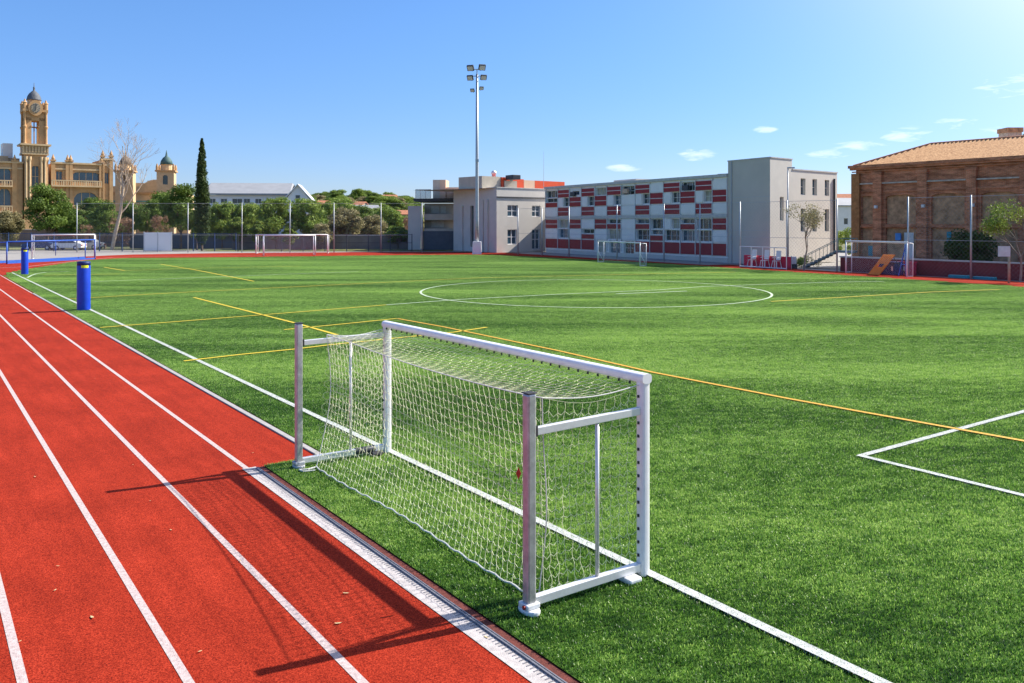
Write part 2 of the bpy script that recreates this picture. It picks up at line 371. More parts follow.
def wall(mb, fr, x0, x1, z0, z1, ops=(), depth=.25, y=0.0):
    """wall sheet with real openings (x0,x1,z0,z1[,arch rise]) and reveals"""
    xs = sorted({x0, x1, *[o[0] for o in ops], *[o[1] for o in ops]}); zs = sorted({z0, z1, *[o[2] for o in ops], *[o[3] for o in ops]})
    for a, b in zip(xs[:-1], xs[1:]):
        for c, d in zip(zs[:-1], zs[1:]):
            mx_, mz = (a + b) / 2, (c + d) / 2
            if any(o[0] < mx_ < o[1] and o[2] < mz < o[3] for o in ops): continue
            mb.quad(fr(a, y, c), fr(b, y, c), fr(b, y, d), fr(a, y, d))
    for o in ops:
        a, b, c, d = o[:4]; e = y + depth
        mb.quad(fr(a, y, c), fr(a, e, c), fr(a, e, d), fr(a, y, d)); mb.quad(fr(b, e, c), fr(b, y, c), fr(b, y, d), fr(b, e, d))
        mb.quad(fr(a, y, c), fr(b, y, c), fr(b, e, c), fr(a, e, c)); mb.quad(fr(a, e, d), fr(b, e, d), fr(b, y, d), fr(a, y, d))
        if len(o) > 4:                    # segmental arch: spandrel fillets in the opening's upper corners
            h = o[4]; n = 8; w = (b - a) / 2; m_ = (a + b) / 2
            for i in range(n):
                t0, t1 = -1 + 2 * i / n, -1 + 2 * (i + 1) / n
                q0 = d - h + h * math.sqrt(max(0, 1 - t0 * t0)); q1 = d - h + h * math.sqrt(max(0, 1 - t1 * t1))
                mb.box(0, 1, y + .002, y + depth, 0, 1, lambda X, Y, Z: fr(m_ + w * (t0 + (t1 - t0) * X), Y, (q0 + (q1 - q0) * X) * (1 - Z) + (d + .001) * Z))
def window(par, fr, a, b, c, d, y, glass, nx=2, nz=1, fm=None, t=.06, name='window'):
    w = MB()
    w.box(a, b, y, y + .06, c, c + t, fr); w.box(a, b, y, y + .06, d - t, d, fr)
    w.box(a, a + t, y + .001, y + .06, c + t, d - t, fr); w.box(b - t, b, y + .001, y + .06, c + t, d - t, fr)
    for i in range(1, nx): x = a + (b - a) * i / nx; w.box(x - t / 2, x + t / 2, y + .002, y + .058, c + t, d - t, fr)
    for i in range(1, nz): z = c + (d - c) * i / nz; w.box(a + t, b - t, y + .004, y + .056, z - t / 2, z + t / 2, fr)
    wo = w.build(name, fm or M['frame_light'], par)
    g = MB(); g.box(a, b, y + .061, y + .09, c, d, fr); g.build('pane', glass, wo)
    return wo

# ------------------------------------------------------------------ ground
def sheet(name, pts, z, m, label=None, kind='structure'):
    mb = MB(); mb.quad(*[(p[0], p[1], z) for p in pts]); o = mb.build(name, m); tag(o, label, None, None, kind); return o
def ribbon(mb, pts, w, z, close=False):
    """flat strip along world points, w wide"""
    pts = [Vector((p[0], p[1], 0)) for p in pts]; n = len(pts); L_ = []
    for i, p in enumerate(pts):
        a = pts[(i - 1) % n] if (close or i > 0) else p; b = pts[(i + 1) % n] if (close or i < n - 1) else p
        d = (b - a).normalized(); L_.append((p + Vector((-d.y, d.x, 0)) * w / 2, p - Vector((-d.y, d.x, 0)) * w / 2))
    for i in range(n if close else n - 1):
        a, b = L_[i], L_[(i + 1) % n]
        mb.quad((a[1].x, a[1].y, z), (b[1].x, b[1].y, z), (b[0].x, b[0].y, z), (a[0].x, a[0].y, z))
GZ = -.03
sheet('ground', [(-2500, -300), (2500, -300), (2500, 4000), (-2500, 4000)], GZ - .06, M['earth'])
# paved yard round the track
sheet('pavement', [(-75, -30), (60, -30), (70, 118), (-110, 118)], GZ - .03, M['concrete_ground'])
UEND = 67.5
# green outline, from the near left corner round the far bend to the right touchline
green = [P(-25, -1.83), P(6.15, -1.83), P(6.15, -.84), P(58, -.84), G(6, 273.2), G(24, 269.6), G(41, 267), G(56, 264.7), G(72.6, 262.2), G(86, 260.4), G(100, 259.2), G(116, 258.3), G(133, 257.7), G(200, 257.4), G(300, 256.5), G(400, 255.2), G(470, 254.8),
         G(500, 255.4), G(538, 257), G(660, 263.5), G(840, 275), G(1024, 287), P(-25, 47.5)]
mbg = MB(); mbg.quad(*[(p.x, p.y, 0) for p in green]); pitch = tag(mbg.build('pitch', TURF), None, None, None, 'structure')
# running track: outer outline
outer = [P(-25, -12), P(70, -12), G(-60, 262), G(20, 260.6), G(80, 256.5), G(133, 254.3), G(220, 253), G(300, 252.4), G(400, 251.8), G(480, 251.9),
         G(545, 253.8), G(660, 260), G(840, 271.5), G(1024, 281.5), P(-25, 51.2)]
mbt = MB(); mbt.quad(*[(p.x, p.y, GZ + .012) for p in outer]); tag(mbt.build('running_track', TRACK), None, None, None, 'structure')
# kerb between track and turf beyond the goal recess
LV = [-.94, -2.07, -3.22, -4.34, -5.41, -6.5]       # lane lines (v)
zt = GZ + .016
def lane(v, u0, u1, w, name, m, label=None):
    mb = MB(); ribbon(mb, [P(u0, v), P(u1, v)], w, zt); return tag(mb.build(name, m), None, None, None, 'structure')
mb = MB(); a, b = P(6.15, -.90), P(46, -.90)
fr = frame(P(6.15, -.96), (UD.x, UD.y))
mb.box(0, 38, -.10, 0, GZ, .004, lambda x, y, z: fr(x, -y, z) if False else fr(x, y, z))
tag(mb.build('kerb', M['curb'], bevel=.008), None, None, None, 'structure')
lane(-.93, 44, 66, .06, 'lane_line', M['line_track'])
lane(LV[1], 6.2, 68, .075, 'lane_line', M['line_track'])
for v in LV[2:]: lane(v, -20, 74, .075, 'lane_line', M['line_track'])
mb = MB(); ribbon(mb, [P(-20, -8.0), P(76, -8.0)], .085, zt); tag(mb.build('lane_line', M['line_track']), None, None, None, 'structure')
# white track border round the far bend and along the far straights
mb = MB(); pts = []
for a, b, t in [(G(-30, 269), G(28, 266.3), 0)]: pts += [a, b]
pts += [G(48, 264), G(70, 261.6), G(90, 259.3), G(112, 257.4), G(133, 256.6), G(200, 256), G(300, 255)]
ribbon(mb, pts, .14, zt); tag(mb.build('lane_line', M['line_track']), None, None, None, 'structure')
# drain channel along the turf recess: pale concrete band, slotted grate, dark gap, red strip
mb = MB(); ribbon(mb, [P(-20, -2.045), P(6.2, -2.035)], .20, zt + .002); tag(mb.build('channel_border', M['channel']), None, None, None, 'structure')
mb = MB(); f0 = frame(P(-14, -1.955), (UD.x, UD.y))
mb.box(0, 20.1, -.006, .012, GZ, .004, f0)
k = 0
while k * .05 < 20.1:
    mb.box(k * .05, k * .05 + .010, .013, .075, zt + .0025, zt + .006, f0); k += 1
mb.box(0, 20.1, -.022, -.010, GZ, .008, f0)
tag(mb.build('drain_channel', M['grate']), None, None, None, 'structure')
mb = MB(); ribbon(mb, [P(-20, -1.885), P(6.15, -1.885)], .11, zt + .003)
tag(mb.build('edging_strip', mat('edging_maroon', (.13, .03, .022), .9, 0, .35, 12, .4, 60)), None, None, None, 'structure')
# ------------------------------------------------------------------ turf: one tile of blades laid over the pitch
def blades(n, sx, sy, hmin, hmax, w, rnd):
    vs, fs = [], []
    for i in range(n):
        x, y = rnd.uniform(0, sx), rnd.uniform(0, sy); th = rnd.uniform(0, 6.28); h = rnd.uniform(hmin, hmax); le = rnd.uniform(.15, .9) * h; la = rnd.uniform(0, 6.28)
        dx, dy = math.cos(th) * w / 2, math.sin(th) * w / 2; lx, ly = math.cos(la) * le, math.sin(la) * le; k = len(vs)
        vs += [(x - dx, y - dy, 0), (x + dx, y + dy, 0), (x + dx * .9 + lx * .4, y + dy * .9 + ly * .4, h * .65), (x - dx * .9 + lx * .4, y - dy * .9 + ly * .4, h * .65), (x + lx, y + ly, h)]
        fs += [(k, k + 1, k + 2, k + 3), (k + 3, k + 2, k + 4)]
    return vs, fs
TS = .5
rnd = random.Random(3)
tiles = []
for q in range(3):
    vs, fs = blades(1150, TS, TS, .010, .036, .0075, rnd)
    vs = [(x - TS / 2, y - TS / 2, z) for x, y, z in vs]
    me = bpy.data.meshes.new('turf_tile'); me.from_pydata(vs, [], fs); me.materials.append(BLADE)
    tiles.append(me)
def inside(px, py, poly):
    c = False; n = len(poly)
    for i in range(n):
        a, b = poly[i], poly[(i + 1) % n]
        if (a.y > py) != (b.y > py) and px < (b.x - a.x) * (py - a.y) / (b.y - a.y) + a.x: c = not c
    return c
pts3 = [[], [], []]
U0 = -15 + .15
for iu in range(0, 200):
    for iv in range(0, 130):
        u, v = U0 + (iu + .5) * TS, -1.83 + (iv + .5) * TS
        p = P(u, v)
        if p.y < 4.5 or p.y > 104: continue
        if abs(p.x) > p.y * .64 + 1.5: continue
        if not inside(p.x, p.y, green): continue
        pts3[rnd.randrange(3)].append((p.x, p.y, 0))
# geometry nodes: instance the tile on each point with a random quarter turn
def tile_group(i, tile_obj):
    ng = bpy.data.node_groups.new('turf_tiles', 'GeometryNodeTree')
    ng.interface.new_socket('Geometry', in_out='INPUT', socket_type='NodeSocketGeometry'); ng.interface.new_socket('Geometry', in_out='OUTPUT', socket_type='NodeSocketGeometry')
    N, L = ng.nodes, ng.links; gi = N.new('NodeGroupInput'); go = N.new('NodeGroupOutput')
    mp = N.new('GeometryNodeMeshToPoints'); ip = N.new('GeometryNodeInstanceOnPoints')
    rv = N.new('FunctionNodeRandomValue'); rv.data_type = 'INT'; rv.inputs[4].default_value = 0; rv.inputs[5].default_value = 3
    mu = N.new('ShaderNodeMath'); mu.operation = 'MULTIPLY_ADD'; mu.inputs[1].default_value = math.pi / 2; mu.inputs[2].default_value = math.atan2(UD.y, UD.x)
    cx = N.new('ShaderNodeCombineXYZ'); L.new(rv.outputs[2], mu.inputs[0]); L.new(mu.outputs[0], cx.inputs[2])
    gr = N.new('GeometryNodeInputMeshIsland') if False else None
    L.new(gi.outputs[0], mp.inputs[0]); L.new(mp.outputs[0], ip.inputs[0]); L.new(cx.outputs[0], ip.inputs['Rotation'])
    oi = N.new('GeometryNodeObjectInfo'); oi.inputs['Object'].default_value = tile_obj; L.new(oi.outputs['Geometry'], ip.inputs['Instance'])
    L.new(ip.outputs[0], go.inputs[0]); return ng
for i in range(3):
    to = bpy.data.objects.new('turf_swatch', tiles[i]); sc.collection.objects.link(to)
    pp = P(-6 - i, 8); to.location = pp
    tag(to, None, None, None, 'stuff')
    me = bpy.data.meshes.new('turf_blades'); me.from_pydata(pts3[i], [], [])
    o = bpy.data.objects.new('turf_blades', me); sc.collection.objects.link(o)
    md = o.modifiers.new('tiles', 'NODES'); md.node_group = tile_group(i, to)
    tag(o, None, None, None, 'stuff')

# ------------------------------------------------------------------ pitch markings
def mark(pts, w, col, far=True, z=.031, dense=True):
    mb = MB(); ribbon(mb, pts, w, z)
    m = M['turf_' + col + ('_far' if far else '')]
    return tag(mb.build('pitch_marking', m), None, None, None, 'structure')
def fluff(segs, w, m, name, n_per_m2=5200):
    """tufts of coloured fibre standing out of a marking"""
    vs, fs = [], []
    for a, b in segs:
        a, b = Vector(a), Vector(b); d = b - a; L_ = d.length; d.normalize(); s = Vector((-d.y, d.x, 0))
        v1, f1 = blades(int(L_ * w * n_per_m2), L_, w, .024, .034, .006, rnd); k = len(vs)
        vs += [tuple(a + d * v[0] + s * (v[1] - w / 2) + Vector((0, 0, v[2]))) for v in v1]; fs += [tuple(k + i for i in f) for f in f1]
    me = bpy.data.meshes.new(name); me.from_pydata(vs, [], fs); me.materials.append(m)
    o = bpy.data.objects.new(name, me); sc.collection.objects.link(o); tag(o, None, None, None, 'stuff')
side_a, side_b = P(-14, 0.0), P(66.6, 0.0)
# touchline
mark([P(-6, .06), P(66.2, .0)], .115, 'white', False, .0245)
fluff([(P(-6, .06), P(22, .04))], .12, M['turf_white'], 'white_turf_fibre')
# penalty corner at the right
pc = G(861, 457)
e1 = pc + VD * 12; e2 = pc - UD * 9
mark([pc + (-VD) * 0, e1], .11, 'white', False, .0245); mark([pc + UD * .05, e2], .11, 'white', False, .025)
fluff([(pc, e1), (pc, e2)], .12, M['turf_white'], 'white_turf_fibre')
# orange line along u on the right with its corner behind the goal
ym = [G(284, 330.5), G(340, 325), G(397, 319.2)]
mark(ym, .13, 'yellow'); yl = [G(397, 319.2), G(443, 327.5), G(560, 352), G(653, 373.4), G(789, 400), G(1060, 449)]
mark(yl, .11, 'yellow', False); fluff([(yl[3], yl[4]), (yl[4], yl[5]), (yl[2], yl[3])], .11, M['turf_yellow'], 'yellow_turf_fibre')
for pl, w, c in [
    ([(70, 299.4), (180, 293), (300, 287), (480, 278.2), (660, 274), (735, 272.5)], .13, 'yellow'),
    ([(100, 328.3), (200, 320.5), (300, 312.5), (386, 305.5)], .13, 'yellow'),
    ([(386, 305.5), (460, 300), (560, 294.7), (660, 290.3), (704, 287), (780, 284.3), (840, 282.4), (884, 281.8)], .12, 'white'),
    ([(193.8, 298), (245, 311), (295, 323.7), (337, 335.6)], .13, 'yellow'),
    ([(184, 362), (240, 355.5), (295, 350), (331, 345.6), (395, 339), (454, 333), (487, 328)], .13, 'yellow'),
    ([(94, 282), (200, 278), (300, 274), (358, 272)], .12, 'white'),
    ([(160.5, 264.5), (194, 270), (254, 281.7)], .14, 'yellow'),
    ([(104, 267.5), (125, 271)], .14, 'yellow'), ([(125, 271), (200, 268.3), (300, 266.5)], .13, 'yellow'),
    ([(44, 275.6), (80, 275), (120, 274.3)], .14, 'yellow'),
    ([(616, 294.4), (687, 291.6)], .16, 'white'),
    ([(771, 302), (840, 298), (931, 292.5), (1000, 290)], .13, 'yellow'),
    ([(27.5, 278), (31, 276), (36, 274.2), (46, 272.6), (70, 271.8)], .12, 'white'),
]: mark([G(*q) for q in pl], w, c)
cc = Vector((4.32, 45.4, 0)); mb = MB()
ribbon(mb, [cc + Vector((math.cos(t * math.pi / 48), math.sin(t * math.pi / 48), 0)) * 9.15 for t in range(96)], .12, .0335, True)
tag(mb.build('centre_circle', M['turf_white_far']), None, None, None, 'structure')

# ------------------------------------------------------------------ foreground goal
GL, GB, GH = 5.73, 1.45, 2.07
goal = thing('football_goal', P(GL / 2, -.6), 'large foreground football goal with sagging net, white front and grey rear posts', 'goal')
gf = lambda a, b, z: tuple(P(a, -b, z))       # a along the goal line, b to the rear
def bar(name, p, q, w, h, m, par, bev=.012, up=Vector((0, 0, 1)), smooth=False):
    """rectangular section bar"""
    p, q = Vector(p), Vector(q); d = (q - p).normalized()
    if abs(d.dot(up)) > .95: up = UD
    x = d.cross(up).normalized(); y = x.cross(d).normalized(); pts = []
    for c in (p, q):
        for sx, sy in ((-1, -1), (1, -1), (1, 1), (-1, 1)): pts.append(c + x * (sx * w / 2) + y * (sy * h / 2))
    return MB().hexa(pts).build(name, m, par, bevel=bev)
def oval(name, p, q, w, h, m, par, sidev, upv):
    p, q, sidev, upv = Vector(p), Vector(q), Vector(sidev), Vector(upv); n = 24; mb = MB(); k = 0
    for c in (p, q):
        for i in range(n):
            t = 2 * math.pi * i / n; cx, cy = math.cos(t), math.sin(t); e = .72
            mb.v.append(tuple(c + sidev * (w / 2 * math.copysign(abs(cx) ** e, cx)) + upv * (h / 2 * math.copysign(abs(cy) ** e, cy))))
    for i in range(n): mb.f.append((i, (i + 1) % n, n + (i + 1) % n, n + i))
    mb.f.append(tuple(range(n))[::-1]); mb.f.append(tuple(range(n, 2 * n))); return mb.build(name, m, par)
for a in (0, GL):
    oval('post', gf(a, 0, 0.01), gf(a, 0, GH - .05), .125, .115, M['white_post'], goal, VD, UD)
oval('crossbar', gf(-.0625, 0, GH - .05), gf(GL + .0625, 0, GH - .05), .129, .104, M['white_post'], goal, VD, Vector((0, 0, 1)))
for a in (0, GL):
    rh = 2.03 if a == 0 else 2.13; zb_ = 1.68 if a == 0 else 1.85
    rp = bar('rear_post', gf(a, GB, .05), gf(a, GB, rh), .10, .10, M['alu'], goal, .02)
    MB().box(-.056, .056, -.056, .056, rh + .001, rh + .012, lambda x, y, z: gf(a + x, GB + y, z)).build('cap', M['dark_rubber'], rp, bevel=.005)
    sb = bar('side_bar', gf(a, .06, zb_ + .01), gf(a, GB - .052, zb_ - .01), .055, .075, M['alu_light'], goal, .006)
    MB().box(-.035, .035, GB - .075, GB - .053, zb_ - .055, zb_ + .045, lambda x, y, z: gf(a + x, y, z)).build('clamp', M['dark_rubber'], sb)
    bar('ground_bar', gf(a, .062, .10), gf(a, GB - .052, .10), .07, .08, M['alu_light'], goal, .006)
    MB().tube(gf(a, .62, .14), gf(a, .62, zb_ - .04), .021, n=10).build('brace_rod', M['alu_light'], goal, True)
    w = MB().box(-.13, .13, .13, .30, .0, .058, lambda x, y, z: gf(a + x, y, z)).build('wheel_block', M['white_plastic'] if a == 0 else M['dark_rubber'], goal, bevel=.02)
    MB().prism([(.13 * math.cos(t * math.pi / 8), .085 * math.sin(t * math.pi / 8)) for t in range(16)], 0, .05, lambda x, y, z: gf(a + x, GB + y, z)).build('foot', M['white_plastic'] if a == 0 else M['galv'], goal, bevel=.015)
    MB().box(-.075, .075, GB - .075, GB + .075, .051, .10, lambda x, y, z: gf(a + x, y, z)).build('socket', M['white_plastic'] if a == 0 else M['galv'], goal, bevel=.012)
# ballast sleeve on the far ground bar, tag on the near foot
MB().tube(gf(GL, .22, .10), gf(GL, .55, .10), .052, n=14).build('ballast_sleeve', M['dark_metal'], goal, True, bevel=.01)
MB().prism([(.035 * math.cos(t * math.pi / 6), .035 * math.sin(t * math.pi / 6)) for t in range(12)], 0, .012,
           lambda x, y, z: gf(-.03 + x * .6, GB + .078 + z, .075 + y * .6)).build('round_tag', M['red_tag'], goal)
# netting
netm = M['twine']
def bR(a): t = a / GL; return 1.30 - .30 * min(1, t * 1.15)
def zR(a): t = a / GL; return 1.93 + .04 * (1 - t) - .08 * math.sin(math.pi * t) ** .8 * (1 - .3 * t)
def s_top(s, t):
    a = GL * s; z1 = zR(a); sg = .055 * math.sin(math.pi * t) + .04 * math.sin(math.pi * t) * math.sin(math.pi * s)
    return gf(a, .03 + (bR(a) - .03) * t, (GH - .11) * (1 - t) + z1 * t - sg)
def s_back(s, t):
    a = GL * s; b0 = bR(a); b1 = 1.25 + .05 * math.sin(s * 9) * .6
    zz = zR(a) * (1 - t) + .03 * t; e = t ** 2.4
    return gf(a * (1 - .02 * t) + .10 * t * t * (1 - 2 * s) + .02 * math.sin(t * 8 + s * 14), b0 + (b1 - b0) * e - .10 * math.sin(math.pi * t) * (.5 + .5 * math.sin(math.pi * s)), zz)
def s_side(a0):
    def f(s, t):
        b1 = bR(a0) * (1 - t) ** .6 + 1.25 * (1 - (1 - t) ** .6); zt_ = (GH - .14) * (1 - s) + zR(a0) * s - .10 * math.sin(math.pi * s)
        return gf(a0 + (.03 + .10 * math.sin(math.pi * s) * math.sin(math.pi * t)) * (1 if a0 < 1 else -1), .06 + (b1 - .06) * s, zt_ * (1 - t) + .05 * t)
    return f
def sqnet(mb, f, ns, nt_, r, seed=0, n=3, sag=.22, jit=.10):
    rr = random.Random(seed); pt = {}
    for i in range(ns + 1):
        for j in range(nt_ + 1):
            pt[i, j] = (min(1, max(0, (i + rr.uniform(-jit, jit) * (0 < i < ns)) / ns)), min(1, max(0, (j + rr.uniform(-jit, jit) * (0 < j < nt_)) / nt_)))
    F_ = lambda q: Vector(f(*q))
    for i in range(ns + 1):
        for j in range(nt_ + 1):
            a = pt[i, j]
            if i < ns:
                b = pt[i + 1, j]; m_ = ((a[0] + b[0]) / 2, min(1, (a[1] + b[1]) / 2 + (sag * rr.uniform(.6, 1.3) / nt_ if 0 < j < nt_ else 0)))
                mb.tube(F_(a), F_(m_), r, r, n, False); mb.tube(F_(m_), F_(b), r, r, n, False)
            if j < nt_:
                b = pt[i, j + 1]; m_ = ((a[0] + b[0]) / 2 + (.10 / ns) * (-1) ** (i + j) * (0 < i < ns), (a[1] + b[1]) / 2)
                mb.tube(F_(a), F_(m_), r, r, n, False); mb.tube(F_(m_), F_(b), r, r, n, False)
def hexnet(mb, f, ns, nt_, r, seed=0, n=3):
    rr = random.Random(seed); pt = {}
    for i in range(ns + 1):
        for j in range(nt_ + 1):
            zz = .24 * (1 if (i + j) % 2 == 0 else -1) if 0 < j < nt_ else 0
            pt[i, j] = Vector(f(min(1, max(0, (i + rr.uniform(-.10, .10) * (0 < i < ns)) / ns)), min(1, max(0, (j + zz + rr.uniform(-.09, .09) * (0 < j < nt_)) / nt_))))
    for i in range(ns + 1):
        for j in range(nt_ + 1):
            if i < ns: mb.tube(pt[i, j], pt[i + 1, j], r, r, n, False)
            if j < nt_ and (i + j) % 2 == 0: mb.tube(pt[i, j], pt[i, j + 1], r, r, n, False)
mb = MB(); rn = .0025
sqnet(mb, s_top, 54, 11, rn, 1); sqnet(mb, s_back, 52, 19, rn, 2)
sqnet(mb, s_side(0), 12, 18, rn * .85, 3, 3, .38, .14); hexnet(mb, s_side(GL), 16, 22, rn, 4)
net = mb.build('net', netm, goal)
rope = MB()
rope.path([s_back(i / 40, 0) for i in range(41)], .0065); rope.path([Vector(s_back(i / 60, 1)) + Vector((0, 0, .012 * math.sin(i * 1.7))) for i in range(61)], .011)
for s in (0, 1): rope.path([s_back(s, i / 20) for i in range(21)], .0065)
rope.path([s_top(0, i / 10) for i in range(11)], .006); rope.path([s_top(1, i / 10) for i in range(11)], .006)
# loose rope at the far rear corner
c0 = Vector(s_back(1, 1)); rope.path([c0, c0 + Vector((-.10, -.12, .0)), c0 + Vector((-.22, -.13, -.005)), c0 + Vector((-.14, -.22, 0)), c0 + Vector((.02, -.16, 0))], .012)
rope.build('rope', M['rope'], net)
clip = None
def add_clip(q, d):
    global clip
    q = Vector(q)
    if clip is None:
        clip = MB().box(-.010, .010, -.010, .010, -.014, .014, lambda x, y, z: (q.x + x, q.y + y, q.z + z)).build('net_clip', M['dark_rubber'], goal); clip.data.transform(Matrix.Translation(-(q - goal.location))); clip.location = q - goal.location
    else:
        c = clip.copy(); sc.collection.objects.link(c); c.parent = goal; c.location = q - goal.location
for i in range(34): add_clip(gf(.12 + i * (GL - .24) / 33, .072, GH - .10), 0)
for i in range(13): add_clip(gf(.0, .067, .22 + i * .135), 0)
for i in range(12): add_clip(gf(GL, .067, .25 + i * .145), 0)
# little red tag on the back net
q = Vector(s_back(.085, .42)) - VD * .02; MB().prism([(-.026, 0), (0, -.06), (.026, 0), (0, .06)], -.006, .006, lambda x, y, z: (q.x + x, q.y + z, q.z + y)).build('tag', M['red_tag'], net)

# fallen leaves on the track
lf = None
for i, (px, py, s) in enumerate([(35, 476, 1), (92, 616, 1.1), (171, 529, .8), (133, 464, .5), (55, 589, .7), (58, 565, .5), (200, 650, .6), (95, 378, .7), (240, 560, .6), (346, 592, .9), (486, 636, .9), (253, 452, .5), (338, 622, 1), (150, 500, .4), (20, 640, .5)]):
    q = G(px, py); t = rnd.uniform(0, 3)
    if lf is None:
        lf = MB(); lf.quad(*[(x, y, .004 * (abs(x) > .02) + .002) for x, y in [(-.035, 0), (-.01, .012), (.02, .01), (.04, 0), (.015, -.011), (-.015, -.010)]]); lf = lf.build('fallen_leaf', M['leaf_dry']); o = lf
    else: o = lf.copy(); sc.collection.objects.link(o)
    o.location = (q.x, q.y, GZ + .022); o.rotation_euler = (0, .1, t); o.scale = (s, s, s)
    tag(o, 'tiny dry leaf lying on the red running track', 'leaf', 'dry leaves on the track')

# ------------------------------------------------------------------ blue padded posts
def padded_post(px, y0, dia, h, label):
    q = G(px, y0); t = thing('padded_post', (q.x, q.y, 0), label, 'post', 'blue padded posts on the touchline')
    r = dia / 2
    MB().lathe((q.x, q.y, 0), [(r * .98, .0), (r, .03), (r, h - .12), (r * .99, h - .11), (r * .99, h - .02), (r * .93, h)], 28).build('foam_sleeve', M['foam_blue'], t, True)
    MB().lathe((q.x, q.y, 0), [(r * 1.012, h - .15), (r * 1.012, h - .015), (r * .9, h + .012), (0.02, h + .014)], 28).build('cap', M['foam_navy'], t, True)
    mb = MB(); a0 = math.atan2(-q.y, -q.x) + .18
    for i in range(8):
        a, b = a0 - .55 + i * .14, a0 - .55 + (i + 1) * .14
        mb.quad(*[(q.x + r * 1.022 * math.cos(c), q.y + r * 1.022 * math.sin(c), z) for c, z in ((a, h - .25), (b, h - .25), (b, h - .14), (a, h - .14))])
    mb.build('strap', M['yellow_tag'], t)
padded_post(83.7, 310, .52, 2.02, 'nearer and larger blue foam padded post with yellow strap beside the track')
padded_post(24.7, 274.4, .46, 1.88, 'farther small blue padded post with yellow strap near the corner of the pitch')

# ------------------------------------------------------------------ far goals
NETF = net_mat('far_goal_net', (.75, .75, .72), .16, .0035)
def small_goal(p0, p1, h, depth, label, r=.055, braces=True, dirn=1, name='football_goal', m='white_paint'):
    """goal from left base p0 to right base p1; frame goes back by depth (away from the viewer when dirn is 1)"""
    p0, p1 = Vector(p0), Vector(p1); L_ = (p1 - p0).length; fr = frame(p0, p1 - p0); t = thing(name, (p0 + p1) / 2, label, 'goal')
    mm = M[m]; y = depth * dirn
    for x in (0, L_): MB().tube(fr(x, 0, 0), fr(x, 0, h), r, n=10).build('post', mm, t, True)
    MB().tube(fr(-r, 0, h + .003), fr(L_ + r, 0, h + .003), r * 1.02, n=10).build('crossbar', mm, t, True)
    for x in (0, L_):
        MB().tube(fr(x, 0, h - .04), fr(x, y, h * .97), r * .55, n=8).build('top_side_bar', mm, t, True)
        MB().tube(fr(x, y, 0), fr(x, y, h * .97), r * .6, n=8).build('rear_post', mm, t, True)
        MB().tube(fr(x, 0, .06), fr(x, y, .06), r * .55, n=8).build('ground_side_bar', mm, t, True)
        if braces:
            MB().tube(fr(x, y, .1), fr(x, 0, h * .55), r * .4, n=6).build('brace', mm, t, True)
    MB().tube(fr(0, y, h * .97), fr(L_, y, h * .97), r * .45, n=8).build('rear_bar', mm, t, True)
    mb = MB(); mb.uv = []
    for A, B, C, D, w, hh in ((fr(0, y, .05), fr(L_, y, .05), fr(L_, y, h * .97), fr(0, y, h * .97), L_, h), (fr(0, 0, .05), fr(0, y, .05), fr(0, y, h * .97), fr(0, 0, h), depth, h),
                              (fr(L_, 0, .05), fr(L_, y, .05), fr(L_, y, h * .97), fr(L_, 0, h), depth, h), (fr(0, 0, h), fr(L_, 0, h), fr(L_, y, h * .97), fr(0, y, h * .97), L_, depth)):
        mb.quad(A, B, C, D); mb.uv += [(0, 0), (w, 0), (w, hh), (0, hh)]
    mb.build('net', NETF, t)
    return t
small_goal(G(264, 255.8), G(315.3, 255.2), 2.30, 2.0, 'white full-size goal on the far edge of the pitch, left of the floodlight mast', .06, False)
small_goal(G(256, 253.8), G(327.5, 253.6), 2.30, 1.2, 'second white goal standing directly behind the far white goal, slightly wider', .06, False)
small_goal(G(598, 262.6), G(640, 266.6), 2.0, .6, 'white goal standing before the red and white school facade', .05, True)
g3 = small_goal(G(846, 273), G(907, 277.2), 2.35, .55, 'grey-white goal parked before the brick hall with an orange board leaning in it', .055, False)
g4 = small_goal(G(32, 259.5), G(94.5, 258.6), 2.5, 1.8, 'white goal standing behind the blue steel cage goal at the far left', .06, False)
# blue hockey-like cage goal
q0, q1 = G(6.8, 264), G(95, 259.2); fr = frame(q0, q1 - q0); L_ = (q1 - q0).length
cg = thing('cage_goal', (q0 + q1) / 2, 'wide blue steel cage goal with bottom boards at the far left of the track', 'goal')
for x in (0, L_):
    MB().tube(fr(x, 0, 0), fr(x, 0, 2.0), .06, n=8).build('post', M['blue_metal'], cg, True)
    MB().tube(fr(x, 1.2, 0), fr(x, 1.2, 1.9), .05, n=8).build('rear_post', M['blue_metal'], cg, True)
    MB().tube(fr(x, 0, 1.96), fr(x, 1.2, 1.9), .04, n=8).build('side_bar', M['blue_metal'], cg, True)
MB().tube(fr(-.05, 0, 2.0), fr(L_ + .05, 0, 2.0), .055, n=8).build('crossbar', M['blue_metal'], cg, True)
MB().tube(fr(-.05, 1.2, 1.92), fr(L_ + .05, 1.2, 1.92), .045, n=8).build('rear_bar', M['blue_metal'], cg, True)
for x in (L_ * .32, L_ * .64): MB().tube(fr(x, 1.2, .5), fr(x, 1.2, 1.9), .035, n=8).build('stile', M['blue_metal'], cg, True)
MB().box(.06, L_ - .06, 1.14, 1.18, .04, .26, fr).build('bottom_board', M['blue_metal'], cg)
MB().box(.06, L_ - .06, -.03, .05, .02, .16, fr).build('sill_board', M['blue_metal'], cg)

